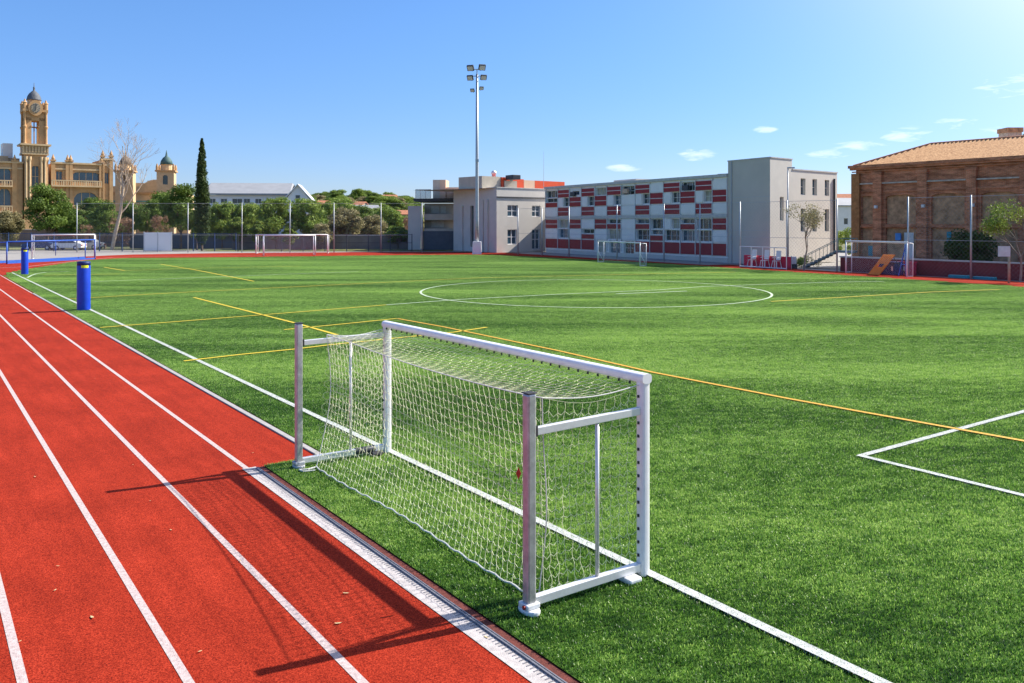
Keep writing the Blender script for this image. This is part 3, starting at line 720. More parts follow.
# ------------------------------------------------------------------ floodlight mast
def mast():
    q = G(477, 254); Y = q.y; t = thing('floodlight_mast', (q.x, q.y, GZ), 'tall grey floodlight mast with six lamps on a white concrete block', 'floodlight')
    top = HZ(74, Y)
    MB().lathe((q.x, q.y, 0), [(.24, 1.3), (.22, 4), (.19, 11), (.13, top)], 14).build('pole', M['galv'], t, True)
    MB().box(-.55, .55, -.5, .5, GZ, 1.5, lambda x, y, z: (q.x + x * (1 - .06 * z), q.y + y, z)).build('base_block', M['white_paint'], t, bevel=.04)
    MB().tube((q.x - .9, q.y, top - .25), (q.x + .9, q.y, top - .25), .05).tube((q.x - .75, q.y - .1, top + .55), (q.x + .75, q.y - .1, top + .55), .05).tube((q.x, q.y, top - .3), (q.x, q.y, top + .55), .06).build('crossarm', M['galv'], t)
    for (dx, z, s) in ((-.78, top + .68, 1), (.62, top + .75, 1), (-.82, top - .5, .9), (.80, top - .45, .9), (-.55, top - 2.0, .62), (.55, top - 1.75, .62)):
        c = Vector((q.x + dx, q.y - .15, z)); ry = -.5 if dx < 0 else .5
        rot = Matrix.Rotation(ry * .5, 3, 'Z') @ Matrix.Rotation(R(38), 3, 'X')
        f = lambda x, y, z_: tuple(c + rot @ Vector((x * s, y * s, z_ * s)))
        lp = MB().box(-.42, .42, -.10, .18, -.36, .36, f).build('lamp_housing', M['dark_metal'], t, bevel=.04)
        MB().box(-.33, .33, -.125, -.101, -.28, .28, f).build('lens', M['frame_light'], lp)
        MB().tube(c + Vector((0, .15, -.1)), (q.x + dx * .7, q.y, z - .35 * s), .04).build('bracket', M['galv'], lp)
    MB().box(-.18, .22, -.35, -.22, top * .51, top * .51 + .35, lambda x, y, z: (q.x + x, q.y + y, z)).build('junction_box', M['galv'], t)
mast()

# ------------------------------------------------------------------ ball-stop fences
FN = net_mat('ballstop_net', (.30, .31, .33), .30, .0042)
def ballstop(poles, h, label, z_rails=(2.5,), r=.07, netm_=FN):
    pts = [Vector((p[0], p[1], 0)) for p in poles]; t = thing('ball_stop_fence', pts[len(pts) // 2], label, 'fence')
    for i, p in enumerate(pts): MB().tube((p.x, p.y, GZ), (p.x, p.y, h), r, r * .8, n=8).build('post', M['galv'], t, True)
    cb = MB()
    for a, b in zip(pts[:-1], pts[1:]):
        for z in (h - .08, *z_rails): cb.tube((a.x, a.y, z), (b.x, b.y, z), .014, n=4)
    cb.build('cable', M['galv'], t)
    mb = MB(); mb.uv = []; s = 0
    for a, b in zip(pts[:-1], pts[1:]):
        L_ = (b - a).length; mb.quad((a.x, a.y, .1), (b.x, b.y, .1), (b.x, b.y, h - .08), (a.x, a.y, h - .08)); mb.uv += [(s, 0), (s + L_, 0), (s + L_, h), (s, h)]; s += L_
    mb.build('net', netm_, t); return t
ballstop([G(518, 254.4), G(542, 255.3), G(569, 257.2), G(617, 259.3), G(664, 262), G(700, 264), G(740, 266.3), G(787, 268.8), G(837, 271.2)], 5.5, 'tall netting fence on grey posts before the school buildings, right of the mast')
ballstop([G(908, 275.6), G(971, 279), G(1045, 283)], 5.5, 'tall netting fence on grey posts before the old brick hall')
ballstop([(AX(x, 108), 108) for x in (77, 133, 188, 242, 290, 334, 381, 422)], 6.3, 'tall netting fence on grey posts behind the far end of the pitch', (2.2,), .06)
# tall lamp pole at the corner of the block
q = G(788, 267.5); t = thing('street_lamp', (q.x, q.y, 0), 'thin tall grey lamp pole before the cream side wall', 'lamp')
MB().tube((q.x, q.y, GZ), (q.x, q.y, 8.3), .075, .05, 8).build('pole', M['galv'], t, True)
MB().box(-.05, .55, -.08, .08, 8.2, 8.32, lambda x, y, z: (q.x + x, q.y + y, z)).build('lamp_head', M['galv'], t, bevel=.02)

# boundary: blue mesh fence, white panels, low walls, grass verge
def panel_fence(x0, x1, Y, h, m, label, step=3.0, infill=None, bars=True, z0=.12):
    A, B = AX(x0, Y), AX(x1, Y); n = max(1, round((B - A) / step)); t = thing('panel_fence', ((A + B) / 2, Y, 0), label, 'fence')
    for i in range(n + 1):
        x = A + (B - A) * i / n; MB().box(x - .05, x + .05, Y - .05, Y + .05, -.06, h + .1).build('post', m, t)
    for i in range(n):
        a, b = A + (B - A) * i / n + .05, A + (B - A) * (i + 1) / n - .05; mb = MB()
        if infill: mb.box(a, b, Y - .015, Y + .015, z0, h)
        else:
            for z in (z0, h * .5, h): mb.box(a, b, Y - .02, Y + .02, z - .03, z + .03)
            k = a + .13
            while k < b: mb.box(k - .008, k + .008, Y - .007, Y + .007, z0 + .03, h - .03); k += .20
        mb.build('panel', infill or m, t)
    return t
panel_fence(-60, 145, 114, 2.35, M['fence_blue'], 'long blue barred fence behind the goals at the far left', 3.2)
panel_fence(144, 171.5, 111, 2.5, M['galv'], 'white metal gate of two solid sheets between stretches of blue fence', 1.9, M['alu_light'])
panel_fence(172, 236, 114, 2.3, M['fence_blue'], 'blue barred fence at the foot of the tall cypress', 3.2)
panel_fence(238, 412, 113, 2.2, M['dark_metal'], 'dark grey barred fence behind the far white goal', 3.0)
sheet('grass_verge', [(-42, 113.3), (-8, 113.3), (-8, 124), (-42, 124)], GZ - .012, mat('verge_grass', (.10, .15, .03), .95, 0, .5, 1.2, col2=(.26, .26, .07)))
def low_wall(x0, x1, Y, h, m, label, th=.3):
    t = thing('boundary_wall', ((AX(x0, Y) + AX(x1, Y)) / 2, Y, 0), label, 'wall')
    MB().box(AX(x0, Y), AX(x1, Y), Y, Y + th, -.08, h).build('wall', m, t); MB().box(AX(x0, Y) - .04, AX(x1, Y) + .04, Y - .05, Y + th + .05, h, h + .1).build('coping', M['coping'], t)
low_wall(232, 412, 124, 1.9, mat('wall_brown', (.20, .17, .15), .9, 0, .2, .5), 'brown-grey masonry wall behind the grey barred fence')
low_wall(-60, 130, 140, 2.6, mat('wall_rust', (.38, .22, .14), .9, 0, .3, .4), 'rust coloured garden wall behind the parked cars')
low_wall(130, 232, 128, 2.0, M['slate_gate'], 'dark wall behind the blue fence by the cypress')

# ------------------------------------------------------------------ vegetation
def branch(mb, p, d, r, L_, dep, tips, rr, curl=.25, split=3, ratio=.68, rmin=.012, up=.12):
    p = Vector(p); d = Vector(d).normalized(); n = 3
    for i in range(n):
        q = p + d * (L_ / n); r2 = r * (1 - .28 * (i + 1) / n); mb.tube(p, q, r * (1 - .28 * i / n), r2, 5 if r < .06 else 8, False); p = q
        d = (d + Vector((rr.uniform(-curl, curl), rr.uniform(-curl, curl), rr.uniform(-curl, curl) * .5 + up))).normalized()
    tips.append((p.copy(), r, dep))
    if dep <= 0: return
    for k in range(split):
        ax = Vector((rr.uniform(-1, 1), rr.uniform(-1, 1), rr.uniform(-.3, .7))).normalized(); nd = (d + ax * rr.uniform(.5, .95)).normalized()
        branch(mb, p, nd, max(rmin, r * ratio * rr.uniform(.7, 1)), L_ * rr.uniform(.62, .85), dep - 1, tips, rr, curl, split, ratio, rmin, up)
def leafmesh(centres, n_each, rad, size, rr, flat=.75):
    """many leaf-sized faces around the centres"""
    n = len(centres) * n_each; g = np.random.RandomState(rr.randrange(10 ** 6)); C = np.repeat(np.array([tuple(c[0]) for c in centres]), n_each, 0); S = np.repeat(np.array([c[1] for c in centres]), n_each)
    d = g.normal(size=(n, 3)); d /= np.linalg.norm(d, axis=1)[:, None]; rad_ = g.uniform(.35, 1.0, n) ** .6
    pos = C + d * (rad_ * S * rad)[:, None] * np.array([1, 1, flat])
    nrm = d + g.normal(size=(n, 3)) * .7; nrm /= np.linalg.norm(nrm, axis=1)[:, None]; t = np.cross(nrm, g.normal(size=(n, 3))); t /= np.linalg.norm(t, axis=1)[:, None]; b = np.cross(nrm, t)
    s = (size * g.uniform(.6, 1.3, n))[:, None]; v = np.stack([pos - t * s, pos - b * s * .55, pos + t * s, pos + b * s * .55], 1).reshape(-1, 3)
    return v, np.arange(n * 4).reshape(-1, 4)
def npmesh(name, v, f, m, parent):
    me = bpy.data.meshes.new(name); me.from_pydata(v.tolist(), [], f.tolist()); me.materials.append(m); o = bpy.data.objects.new(name, me); sc.collection.objects.link(o); o.parent = parent; return o
def make_tree(kind, seed, loc, h, w, label, name='tree', blobs=30, n_each=300, leaf=.17, group=None, trunk_h=.2, flat=.7, barkm='bark', br=.19):
    """tree of height h and width w in local metres"""
    rr = random.Random(seed); t = thing(name, loc, label, 'tree', group)
    mb = MB(); tips = []; lean = Vector((rr.uniform(-.08, .08), rr.uniform(-.08, .08), 1)); tr = max(.09, h * .022)
    branch(mb, (0, 0, -.1), lean, tr, h * trunk_h * 1.2, 2, tips, rr, .12, 4, .62, .03, .15)
    k = len(mb.v); me = bpy.data.meshes.new('trunk'); me.from_pydata(mb.v, [], mb.f); me.materials.append(M[barkm]); o = bpy.data.objects.new('trunk', me); sc.collection.objects.link(o); o.parent = t
    cs = []
    for i in range(blobs):
        th = rr.uniform(0, 6.28); zz = rr.uniform(0, 1); env = math.sin(math.pi * (.12 + .80 * zz)) ** .6; ra = rr.uniform(.15, 1) ** .6 * env * w * .36
        cs.append((Vector((math.cos(th) * ra, math.sin(th) * ra, h * (trunk_h + (1 - trunk_h) * (.10 + .80 * zz)))), rr.uniform(.6, 1.15)))
    v, f = leafmesh(cs, n_each, w * br, leaf, rr, flat); npmesh('crown', v, f, LEAF[kind], t)
    return t
# prototypes standing in the photo, then copies at other sizes
def tree_at(proto, px, Y, top, wpx, label, base_h, base_w, rot=0, z=0, group='trees behind the far fence'):
    c = copy_tree(proto); h = HZ(top, Y) - z; w = wpx / F * Y; c.location = (AX(px, Y), Y, z); c.scale = (w / base_w, w / base_w, h / base_h); c.rotation_euler = (0, 0, rot)
    tag(c, label, 'tree', group); return c
TR = {}
for kd, sd_ in (('dark', 11), ('mid', 12), ('bright', 13), ('olive', 14)):
    px, Y, top, wpx, lb = {'dark': (47, 121, 182, 48, 'broad dark green tree in front of the clock tower'), 'mid': (276, 124, 199, 46, 'bushy mid green pine left of centre among the back trees'),
                           'bright': (197, 119, 208, 24, 'small bright green tree just left of the tall cypress'), 'olive': (345, 126, 209, 42, 'brownish olive tree right of the pines behind the far goal')}[kd]
    h = HZ(top, Y); w = wpx / F * Y; TR[kd] = (make_tree(kd, sd_, (AX(px, Y), Y, 0), h, w, lb, group='trees behind the far fence'), h, w)
for kd, px, Y, top, wpx, rot, lb in [
    ('dark', 105, 126, 199, 38, 1.1, 'dark green tree between the arcaded house and the bare tree'), ('dark', 181, 126, 182, 46, 2.2, 'tall dark green tree left of the cypress under the green dome'),
    ('dark', 150, 132, 198, 34, 3.3, 'dark tree behind the white gate'), ('mid', 222, 128, 203, 38, .8, 'round green tree just right of the cypress'),
    ('mid', 250, 130, 204, 36, 1.9, 'green tree before the long white building'), ('mid', 306, 127, 200, 48, 2.9, 'large green pine below the gabled end of the white building'),
    ('bright', 236, 122, 216, 24, .5, 'low bright green tree behind the net post left of the pines'), ('bright', 258, 121, 220, 20, 1.5, 'small bright green bush-like tree in front of the pines'),
    ('dark', 75, 134, 208, 30, 4.1, 'dark tree in the gap beneath the balconies'), ('dark', 130, 138, 200, 30, 5.1, 'dark tree behind the bare white-barked tree'),
    ('olive', 8, 124, 212, 34, .6, 'greyish olive tree at the left edge of the picture'), ('olive', 372, 132, 216, 34, 2.6, 'thin olive tree left of the grey school wing'),
    ('mid', 325, 140, 203, 34, .1, 'green tree behind the brownish olive tree'), ('mid', -18, 122, 200, 30, 1.3, 'green tree just at the left picture edge'),
    ('bright', 398, 124, 226, 30, 2.2, 'low green bush against the grey school wing'), ('olive', 322, 122, 224, 26, 4.4, 'low brown scrub tree behind the grey barred fence'),
    ('bright', 290, 120, 228, 22, 3.9, 'small light green shrub behind the far white goal'), ('dark', 212, 133, 207, 30, 3.0, 'dark tree half hidden behind the cypress'),
    ('dark', 238, 137, 202, 40, 1.3, 'dark tree behind the round green tree right of the cypress'), ('dark', 262, 138, 203, 40, 2.1, 'dark tree deep behind the bushy pine'), ('mid', 340, 150, 200, 44, 3.1, 'green tree rising behind the brownish olive tree'),
    ('dark', 362, 152, 204, 42, .4, 'dark tree on the slope left of the grey wing'), ('mid', 388, 148, 208, 40, 5.0, 'mid green tree close left of the terraced annex'), ('dark', 90, 140, 196, 36, 2.4, 'dark tree under the big arched window'),
    ('dark', 165, 140, 190, 40, 5.6, 'dark tree below the yellow wing'), ('dark', 60, 138, 200, 40, 3.5, 'dark tree standing behind the broad tree before the tower'),
]: tree_at(TR[kd][0], px, Y, top, wpx, lb, TR[kd][1], TR[kd][2], rot)
# rusty leafless shrubs
rs = make_tree('rusty', 31, (AX(122, 124), 124, 0), 5.0, 4.2, 'thin reddish shrub behind the foot of the bare tree', 'shrub', 14, 90, .12, 'bare reddish shrubs', .1, .9, 'twig_grey')
rs['category'] = 'shrub'
for px, Y, top, wpx, lb in ((160, 120, 212, 22, 'reddish half bare shrub behind the white gate'), (88, 130, 222, 20, 'pale reddish shrub under the broad dark tree'), (410, 135, 214, 22, 'reddish shrub on the slope beside the school wing')):
    c = tree_at(rs, px, Y, top, wpx, lb, 5.0, 4.2, px, group='bare reddish shrubs'); c['category'] = 'shrub'
# cypress
def cypress():
    Y = 116; q = Vector((AX(202, Y), Y, 0)); h = HZ(137, Y); t = thing('cypress', q, 'tall narrow dark cypress rising high above the other trees', 'tree')
    MB().tube((q.x, q.y, -.1), (q.x, q.y, 2.2), .16, .13, 8).build('trunk', M['bark'], t)
    cs = []; rr = random.Random(5)
    for i in range(60):
        z = i / 59; w = 1.18 * min(1, (.35 + z * 4)) * (1 - z ** 1.6) ** .8 + .10
        for k in range(4): th = rr.uniform(0, 6.28); cs.append((Vector((math.cos(th) * w * .45, math.sin(th) * w * .45, 1.2 + z * (h - 1.5))), w * .62))
    v, f = leafmesh(cs, 90, 1.0, .13, rr, 1.5); npmesh('crown', v, f, LEAF['cypress'], t)
cypress()
# bare pale tree, leaning
def bare():
    Y = 112; q = Vector((AX(112, Y), Y, 0)); t = thing('bare_tree', q, 'tall leafless tree with pale leaning trunk and wispy branches', 'tree'); rr = random.Random(23)
    mb = MB(); p = q + Vector((0, 0, -.1)); tips = []
    path = [(112, 250, .26), (115, 232, .24), (119, 214, .21), (122, 200, .18), (123, 188, .14), (121, 176, .11), (124, 160, .08), (122, 146, .04)]
    pp = [Vector((AX(x, Y), Y + (i % 3) * .15, HZ(y, Y))) for i, (x, y, r) in enumerate(path)]
    for i in range(len(pp) - 1): mb.tube(pp[i], pp[i + 1], path[i][2], path[i + 1][2], 8, False)
    mb.build('trunk', M['bark_pale'], t, True)
    mb = MB()
    for i, sgn in ((2, 1), (3, -1), (3, 1), (4, -1), (4, 1), (5, -1), (5, 1), (6, 1), (6, -1), (5, .4), (4, .3), (6, .2)):
        L_ = (2.6, 2.4, 2.4, 2.0, 2.2, 1.9, 2.0)[i] * rr.uniform(.8, 1.15)
        branch(mb, pp[i], (sgn * rr.uniform(.45, .8), rr.uniform(-.5, .5), 1), path[i][2] * .5, L_ * 1.1, 3, tips, rr, .26, 3, .60, .010, .08)
    mb.build('branches', M['bark_pale'], t)
bare()
# young trees on the right
def young(q, h, label, kd, seed, leaves, spread=1.0, split=3, stake=False):
    t = thing('young_tree', q, label, 'tree'); rr = random.Random(seed); mb = MB(); tips = []
    branch(mb, (q.x, q.y, -.05), (.10, 0, 1), .075, h * .34, 4, tips, rr, .22, split, .66, .010, .06)
    mb.build('trunk', M['twig_grey'], t, True); cs = [(p - q, spread) for p, r, d in tips if d <= 1]
    v, f = leafmesh(cs, leaves, .42, .065, rr, .6); npmesh('crown', v, f, LEAF[kd], t)
young(G(804, 270.2), 4.9, 'young half bare tree before the cream side wall', 'olive', 41, 16)
young(G(1020, 282), 4.6, 'light green young tree before the brick hall at the right edge', 'bright', 44, 34, 1.6)
b1 = make_tree('cypress', 51, Vector((AX(968, 61), 61, 0)), 2.8, 3.6, 'dark rounded bush growing against the brick hall', 'bush', 34, 420, .11, None, .0, .8, 'bark', .26); b1['category'] = 'bush'
b2 = make_tree('bright', 52, Vector((AX(845, 84), 84, 0)), 3.8, 3.0, 'yellow-green bush in the gap beside the brick hall', 'bush', 12, 200, .10, None, .05); b2['category'] = 'bush'
b3 = make_tree('mid', 53, Vector((AX(806, 71), 71, 0)), .8, 2.6, 'low green plants at the foot of the cream wall', 'bush', 10, 150, .06, None, .02); b3['category'] = 'bush'

# ------------------------------------------------------------------ hills with far trees and houses
def hz(x, y):
    """terrain height behind the site"""
    b = 0
    for cx, cy, sx, sy, h in ((-62, 330, 40, 70, 10.0), (-45, 260, 26, 40, 4.0), (-130, 400, 40, 80, 4), (-30, 420, 50, 80, 5), (-250, 520, 160, 100, 5), (150, 420, 60, 90, 7), (350, 520, 200, 100, 8)):
        b += h * math.exp(-((x - cx) / sx) ** 2 - ((y - cy) / sy) ** 2)
    return b * min(1, max(0, (y - 150) / 60))
mb = MB(); nx, ny = 90, 44; X0, X1, Y0, Y1 = -700, 800, 150, 800
for j in range(ny + 1):
    for i in range(nx + 1):
        x = X0 + (X1 - X0) * i / nx; y = Y0 + (Y1 - Y0) * j / ny; mb.v.append((x, y, hz(x, y) - .12 - (.5 if j == 0 else 0)))
for j in range(ny):
    for i in range(nx): k = j * (nx + 1) + i; mb.f.append((k, k + 1, k + nx + 2, k + nx + 1))
tag(mb.build('hill', M['hill'], None, True), None, None, None, 'structure')
rr = random.Random(77); n_hill = 0
ADJ = ['squat', 'broad', 'narrow', 'rounded']
for i in range(150):
    Y = rr.uniform(185, 400); px = rr.uniform(296, 418) if i < 120 else rr.uniform(832, 860)
    x = AX(px, Y); z = hz(x, Y); kd = rr.choice(['dark', 'dark', 'mid', 'mid', 'olive', 'bright']); h = rr.uniform(4.0, 6.5); w = rr.uniform(6, 10)
    if kd == 'bright': kd = 'mid'
    c = copy_tree(TR[kd][0]); c.location = (x, Y, z - .3); c.scale = (w / TR[kd][2], w / TR[kd][2], h / TR[kd][1]); c.rotation_euler = (0, 0, rr.uniform(0, 6)); c.name = 'hill_tree'
    tag(c, 'one of the many small trees on the far hillside' if px < 500 else 'one of the small trees seen in the gap left of the brick hall', 'tree', 'trees on the far hillside' if px < 500 else 'trees in the gap beside the brick hall')
def house(px, Y, w, d, h, m, rm, label, rot=0):
    x = AX(px, Y); z = hz(x, Y) - .4; t = thing('house', (x, Y, z), label, 'house'); fr = frame((x - w / 2 * math.cos(rot), Y - w / 2 * math.sin(rot)), (math.cos(rot), math.sin(rot)))
    f2 = lambda a, b, c: (lambda q: (q[0], q[1], q[2] + z))(fr(a, b, c)); mb = MB(); ops = []
    n = max(2, int(w // 3)); fl = max(1, int(h // 3))
    for k in range(fl):
        for i in range(n): c = w * (i + .5) / n; ops.append((c - .55, c + .55, 1 + 2.9 * k, 2.4 + 2.9 * k))
    wall(mb, f2, 0, w, 0, h, ops, .15)
    for p in ((w, 0, w, d), (w, d, 0, d), (0, d, 0, 0)): mb.quad(f2(p[0], p[1], 0), f2(p[2], p[3], 0), f2(p[2], p[3], h), f2(p[0], p[1], h))
    rise = d * .22; mb.quad(f2(w, 0, h), f2(w, d, h), f2(w, d / 2, h + rise)); mb.quad(f2(0, 0, h), f2(0, d, h), f2(0, d / 2, h + rise)); mb.build('wall', m, t)
    r_ = MB(); r_.hexa([f2(-.4, -.4, h), f2(w + .4, -.4, h), f2(w + .4, d / 2, h + rise), f2(-.4, d / 2, h + rise), f2(-.4, -.4, h + .2), f2(w + .4, -.4, h + .2), f2(w + .4, d / 2, h + rise + .22), f2(-.4, d / 2, h + rise + .22)])
    r_.hexa([f2(-.4, d / 2, h + rise), f2(w + .4, d / 2, h + rise), f2(w + .4, d + .4, h), f2(-.4, d + .4, h), f2(-.4, d / 2, h + rise + .22), f2(w + .4, d / 2, h + rise + .22), f2(w + .4, d + .4, h + .2), f2(-.4, d + .4, h + .2)])
    r_.build('roof', rm, t)
    for o in ops: window(t, f2, o[0], o[1], o[2], o[3], .08, M['glass_dark'], 1, 1)
house(366, 235, 7, 6, 4, M['plaster_white'], M['roof_grey'], 'small white house among hillside trees right of the olive tree', .3)
house(352, 250, 6, 5, 3.2, M['plaster_tan'], M['terracotta'], 'low tan house on the hillside above the white house', -.2)
house(403, 215, 4.5, 5, 5.2, M['peach_panel'], M['terracotta'], 'peach coloured house on the hillside beside the grey school wing', .2)
house(329, 230, 6, 6, 5.5, M['terracotta'], M['terracotta'], 'reddish house half hidden above the pines', .1)
house(385, 300, 7, 6, 4, M['plaster_cream'], M['terracotta'], 'cream house farther up the hillside', 0)
house(846, 190, 10, 8, 8, M['plaster_white'], M['roof_grey'], 'bluish white house seen in the gap beside the brick hall', .3)
house(842, 260, 12, 9, 11, M['plaster_white'], M['terracotta'], 'tall pale house farther back in the gap beside the brick hall', -.2)

# ------------------------------------------------------------------ white long building behind the trees
def white_long():
    Y = 190; z0 = 0; t = thing('long_building', (AX(248, Y), Y, 0), 'long white building with a grey pitched roof above the pines', 'building')
    fr = frame((AX(206, Y), Y), (1, .10)); L_ = (287 - 206) / F * Y * 1.01; ztop = HZ(195, Y); mb = MB(); ops = []
    for i in range(7): c = 1.4 + i * 2.5; ops.append((c - .7, c + .7 + (.8 if i in (2, 6) else 0), ztop - 1.9, ztop - .8))
    wall(mb, fr, 0, L_, 0, ztop, ops, .2)
    for p in ((L_, 0, L_, 12), (L_, 12, 0, 12), (0, 12, 0, 0)): mb.quad(fr(p[0], p[1], 0), fr(p[2], p[3], 0), fr(p[2], p[3], ztop), fr(p[0], p[1], ztop))
    mb.build('wall', M['white_paint'], t)
    for o in ops: window(t, fr, *o[:4], .1, M['glass_dark'], 2, 1)
    MB().box(-.1, L_ + .1, -1.3, -.005, ztop - 2.9, ztop - 2.3, fr).box(-.1, L_ + .1, -2.6, -1.3, ztop - 3.9, ztop - 3.4, fr).build('balcony', M['white_paint'], t)
    r_ = MB(); e = ztop + .0; rise = HZ(183, Y) - ztop
    r_.hexa([fr(-.6, -1.2, e), fr(L_ + .2, -1.2, e), fr(L_ + .2, 5.5, e + rise), fr(-.6, 5.5, e + rise), fr(-.6, -1.2, e + .35), fr(L_ + .2, -1.2, e + .35), fr(L_ - .2, 5.5, e + rise + .3), fr(-.2, 5.5, e + rise + .3)])
    r_.hexa([fr(-.6, 5.51, e + rise), fr(L_ + .2, 5.51, e + rise), fr(L_ + .2, 13, e), fr(-.6, 13, e), fr(-.2, 5.51, e + rise + .3), fr(L_ - .2, 5.51, e + rise + .3), fr(L_ + .2, 13, e + .35), fr(-.6, 13, e + .35)])
    r_.build('roof', M['roof_grey'], t)
    t2 = thing('gabled_house', (AX(298, Y - 4), Y - 4, 0), 'small white gabled house at the right end of the long white building', 'building')
    Y2 = Y - 3; f2 = frame((AX(286, Y2), Y2), (1, .15)); w = (309 - 286) / F * Y2; eh = HZ(199, Y2); ph = HZ(185, Y2); mb = MB()
    mb.prism([(0, 0), (w, 0), (w, eh), (w / 2, ph), (0, eh)], 0, 9, lambda x, y, z: f2(x, z, y)); mb.build('wall', M['white_paint'], t2)
    r_ = MB()
    for s in (0, 1):
        X = (lambda v: v) if s == 0 else (lambda v: w - v)
        r_.hexa([f2(X(-.5), -.6, eh - .28), f2(X(w / 2), -.6, ph + .02), f2(X(w / 2), 9.3, ph + .02), f2(X(-.5), 9.3, eh - .28), f2(X(-.5), -.6, eh - .02), f2(X(w / 2), -.6, ph + .3), f2(X(w / 2), 9.3, ph + .3), f2(X(-.5), 9.3, eh - .02)])
    r_.build('roof', M['white_paint'], t2)
    window(t2, f2, w / 2 - .5, w / 2 + .5, eh - .6, eh + .9, -.1, M['glass_dark'], 1, 2)
white_long()

# ------------------------------------------------------------------ ornate building with the clock tower
def ornate():
    Yt = 170; D = Vector((.80, .60, 0)); T0 = Vector((AX(23, Yt), Yt, 0)); fr = frame(T0, D)
    def S(px):    # distance along the facade line seen at column px
        k = (px - 512) / F; return (k * T0.y - T0.x) / (D.x - k * D.y)
    def H(px, py): return HZ(py, T0.y + D.y * S(px))
    st, pale = M['stone_orange'], M['stone_pale']
    t = thing('arcaded_building', fr(0, 0, 0), 'ornate sandstone building with arched windows and balustrades below the clock tower', 'building')
    def bay(x0, x1, top, ops, par=True):
        mb = MB(); wall(mb, fr, x0, x1, 0, top, ops, .5)
        mb.quad(fr(x0, 0, top), fr(x1, 0, top), fr(x1, 9, top), fr(x0, 9, top)); mb.quad(fr(x1, 0, 0), fr(x1, 9, 0), fr(x1, 9, top), fr(x1, 0, top)); mb.quad(fr(x0, 9, 0), fr(x0, 0, 0), fr(x0, 0, top), fr(x0, 9, top)); mb.quad(fr(x1, 9, 0), fr(x0, 9, 0), fr(x0, 9, top), fr(x1, 9, top))
        mb.build('wall', st, t)
        for o in ops: window(t, fr, o[0] - .05, o[1] + .05, o[2], o[3], .42, M['glass_blue'], max(2, round((o[1] - o[0]) / 1.4)), 1, pale, .10)
        mb = MB(); mb.box(x0 - .1, x1 + .1, -.35, .3, top, top + .35, fr)
        mb.box(x0, x1, -.18, -.002, top - 1.2, top - .9, fr)
        mb.build('cornice', pale, t)
    def balustrade(x0, x1, z):
        mb = MB(); mb.box(x0, x1, -1.0, -.003, z - .32, z, fr); mb.box(x0, x1, -1.0, -.82, z + .85, z + 1.05, fr); n = int((x1 - x0) / .42)
        for i in range(n + 1): x = x0 + .08 + (x1 - x0 - .16) * i / max(1, n); w = .09 if i % 5 else .16; mb.box(x - w, x + w, -.98, -.84, z, z + .85, fr)
        mb.build('balustrade', pale, t)
    def pier(x, w, top, cap=True):
        mb = MB(); mb.box(x - w / 2, x + w / 2, -.30, -.004, 0, top, fr)
        if cap: mb.box(x - w / 2 - .15, x + w / 2 + .15, -.45, .1, top, top + .3, fr); mb.lathe(fr(x, -.15, top + .3), [(.28, 0), (.34, .3), (.16, .7), (.05, 1.1)], 8)
        mb.build('pier', st, t)
    x52, x56, x63, x71, x101, x112 = S(51), S(56), S(62.5), S(71), S(101), S(112)
    zt = H(60, 163.8); z3b = H(60, 182.5); z3t = H(60, 171); z2b = H(85, 206); z2t = H(85, 192); z1 = z2b - 4
    # right stretch
    ops = [(x56, x63, z3b + .1, z3t), (S(73), S(99.5), z3b + .1, z3t, .45), (S(74), S(98), z2b, z2t, 1.3), (S(75), S(97), .6, z1, .8), (x56, x63, z2b, z2t - .5)]
    bay(x52, x101, zt, ops)
    balustrade(x52, x101, z3b - .55); balustrade(x71, x101, z2b - .9)
    for x in (S(53), S(67.5), S(70.5), S(101)): pier(x, .75, zt + .5)
    bay(x101, x112, H(106, 160), [(S(104), S(109), z3b, z3t)]); pier(S(102.5), .7, H(103, 157)); pier(S(111), .7, H(111, 157))
    # left stretch
    xl = S(-75); opl = []
    for a, b in ((-2, 11), (-26, -10), (-50, -34)):
        opl += [(S(a), S(b), H(5, 183.5), H(5, 168), .8), (S(a), S(b), H(5, 207.5), H(5, 188.5), 1.4), (S(a), S(b), .6, H(5, 214), .8)]
    bay(xl, -.05, H(8, 163), opl); balustrade(xl, S(12), H(5, 185.5)); balustrade(xl, S(12), H(5, 211))
    for a in (14.5, -6, -30, -54): pier(S(a), .9, H(8, 163) + .3)
    # roof terraces
    MB().box(xl, S(10), 3, 8, H(8, 163) + .36, H(8, 155), fr).box(S(4), S(22), 3.5, 8, H(8, 163) + .36, H(12, 157), fr).build('roof_storey', M['stone_pale'], t)
    MB().box(S(5), S(15), 3.4, 7, H(12, 157) + .01, H(10, 142), fr).build('lift_house', M['plaster_white'], t)
    # clock tower
    tw = thing('clock_tower', fr(0, 0, 0), 'tall ornate sandstone clock tower with a dark dome at the far left', 'tower')
    w = 3.95; cx = w / 2 + .15; cy = 1.4
    zb = H(36, 155); zc = H(36, 146); zl = H(36, 143); zk = H(36, 112); ze = H(36, 104.5)
    mb = MB(); h = w / 2
    wall(mb, lambda x, y, z: fr(x, y, z), cx - h, cx + h, 0, zb, [(cx - .7, cx + .7, zb - 6.5, zb - 2.2, .5), (cx - .6, cx + .6, zb - 10.6, zb - 8.4)], .5, cy - h)
    for A, B in (((cx + h, cy - h), (cx + h, cy + h)), ((cx + h, cy + h), (cx - h, cy + h)), ((cx - h, cy + h), (cx - h, cy - h))): mb.quad(fr(*A, 0), fr(*B, 0), fr(*B, zb), fr(*A, zb))
    mb.build('shaft', st, tw)
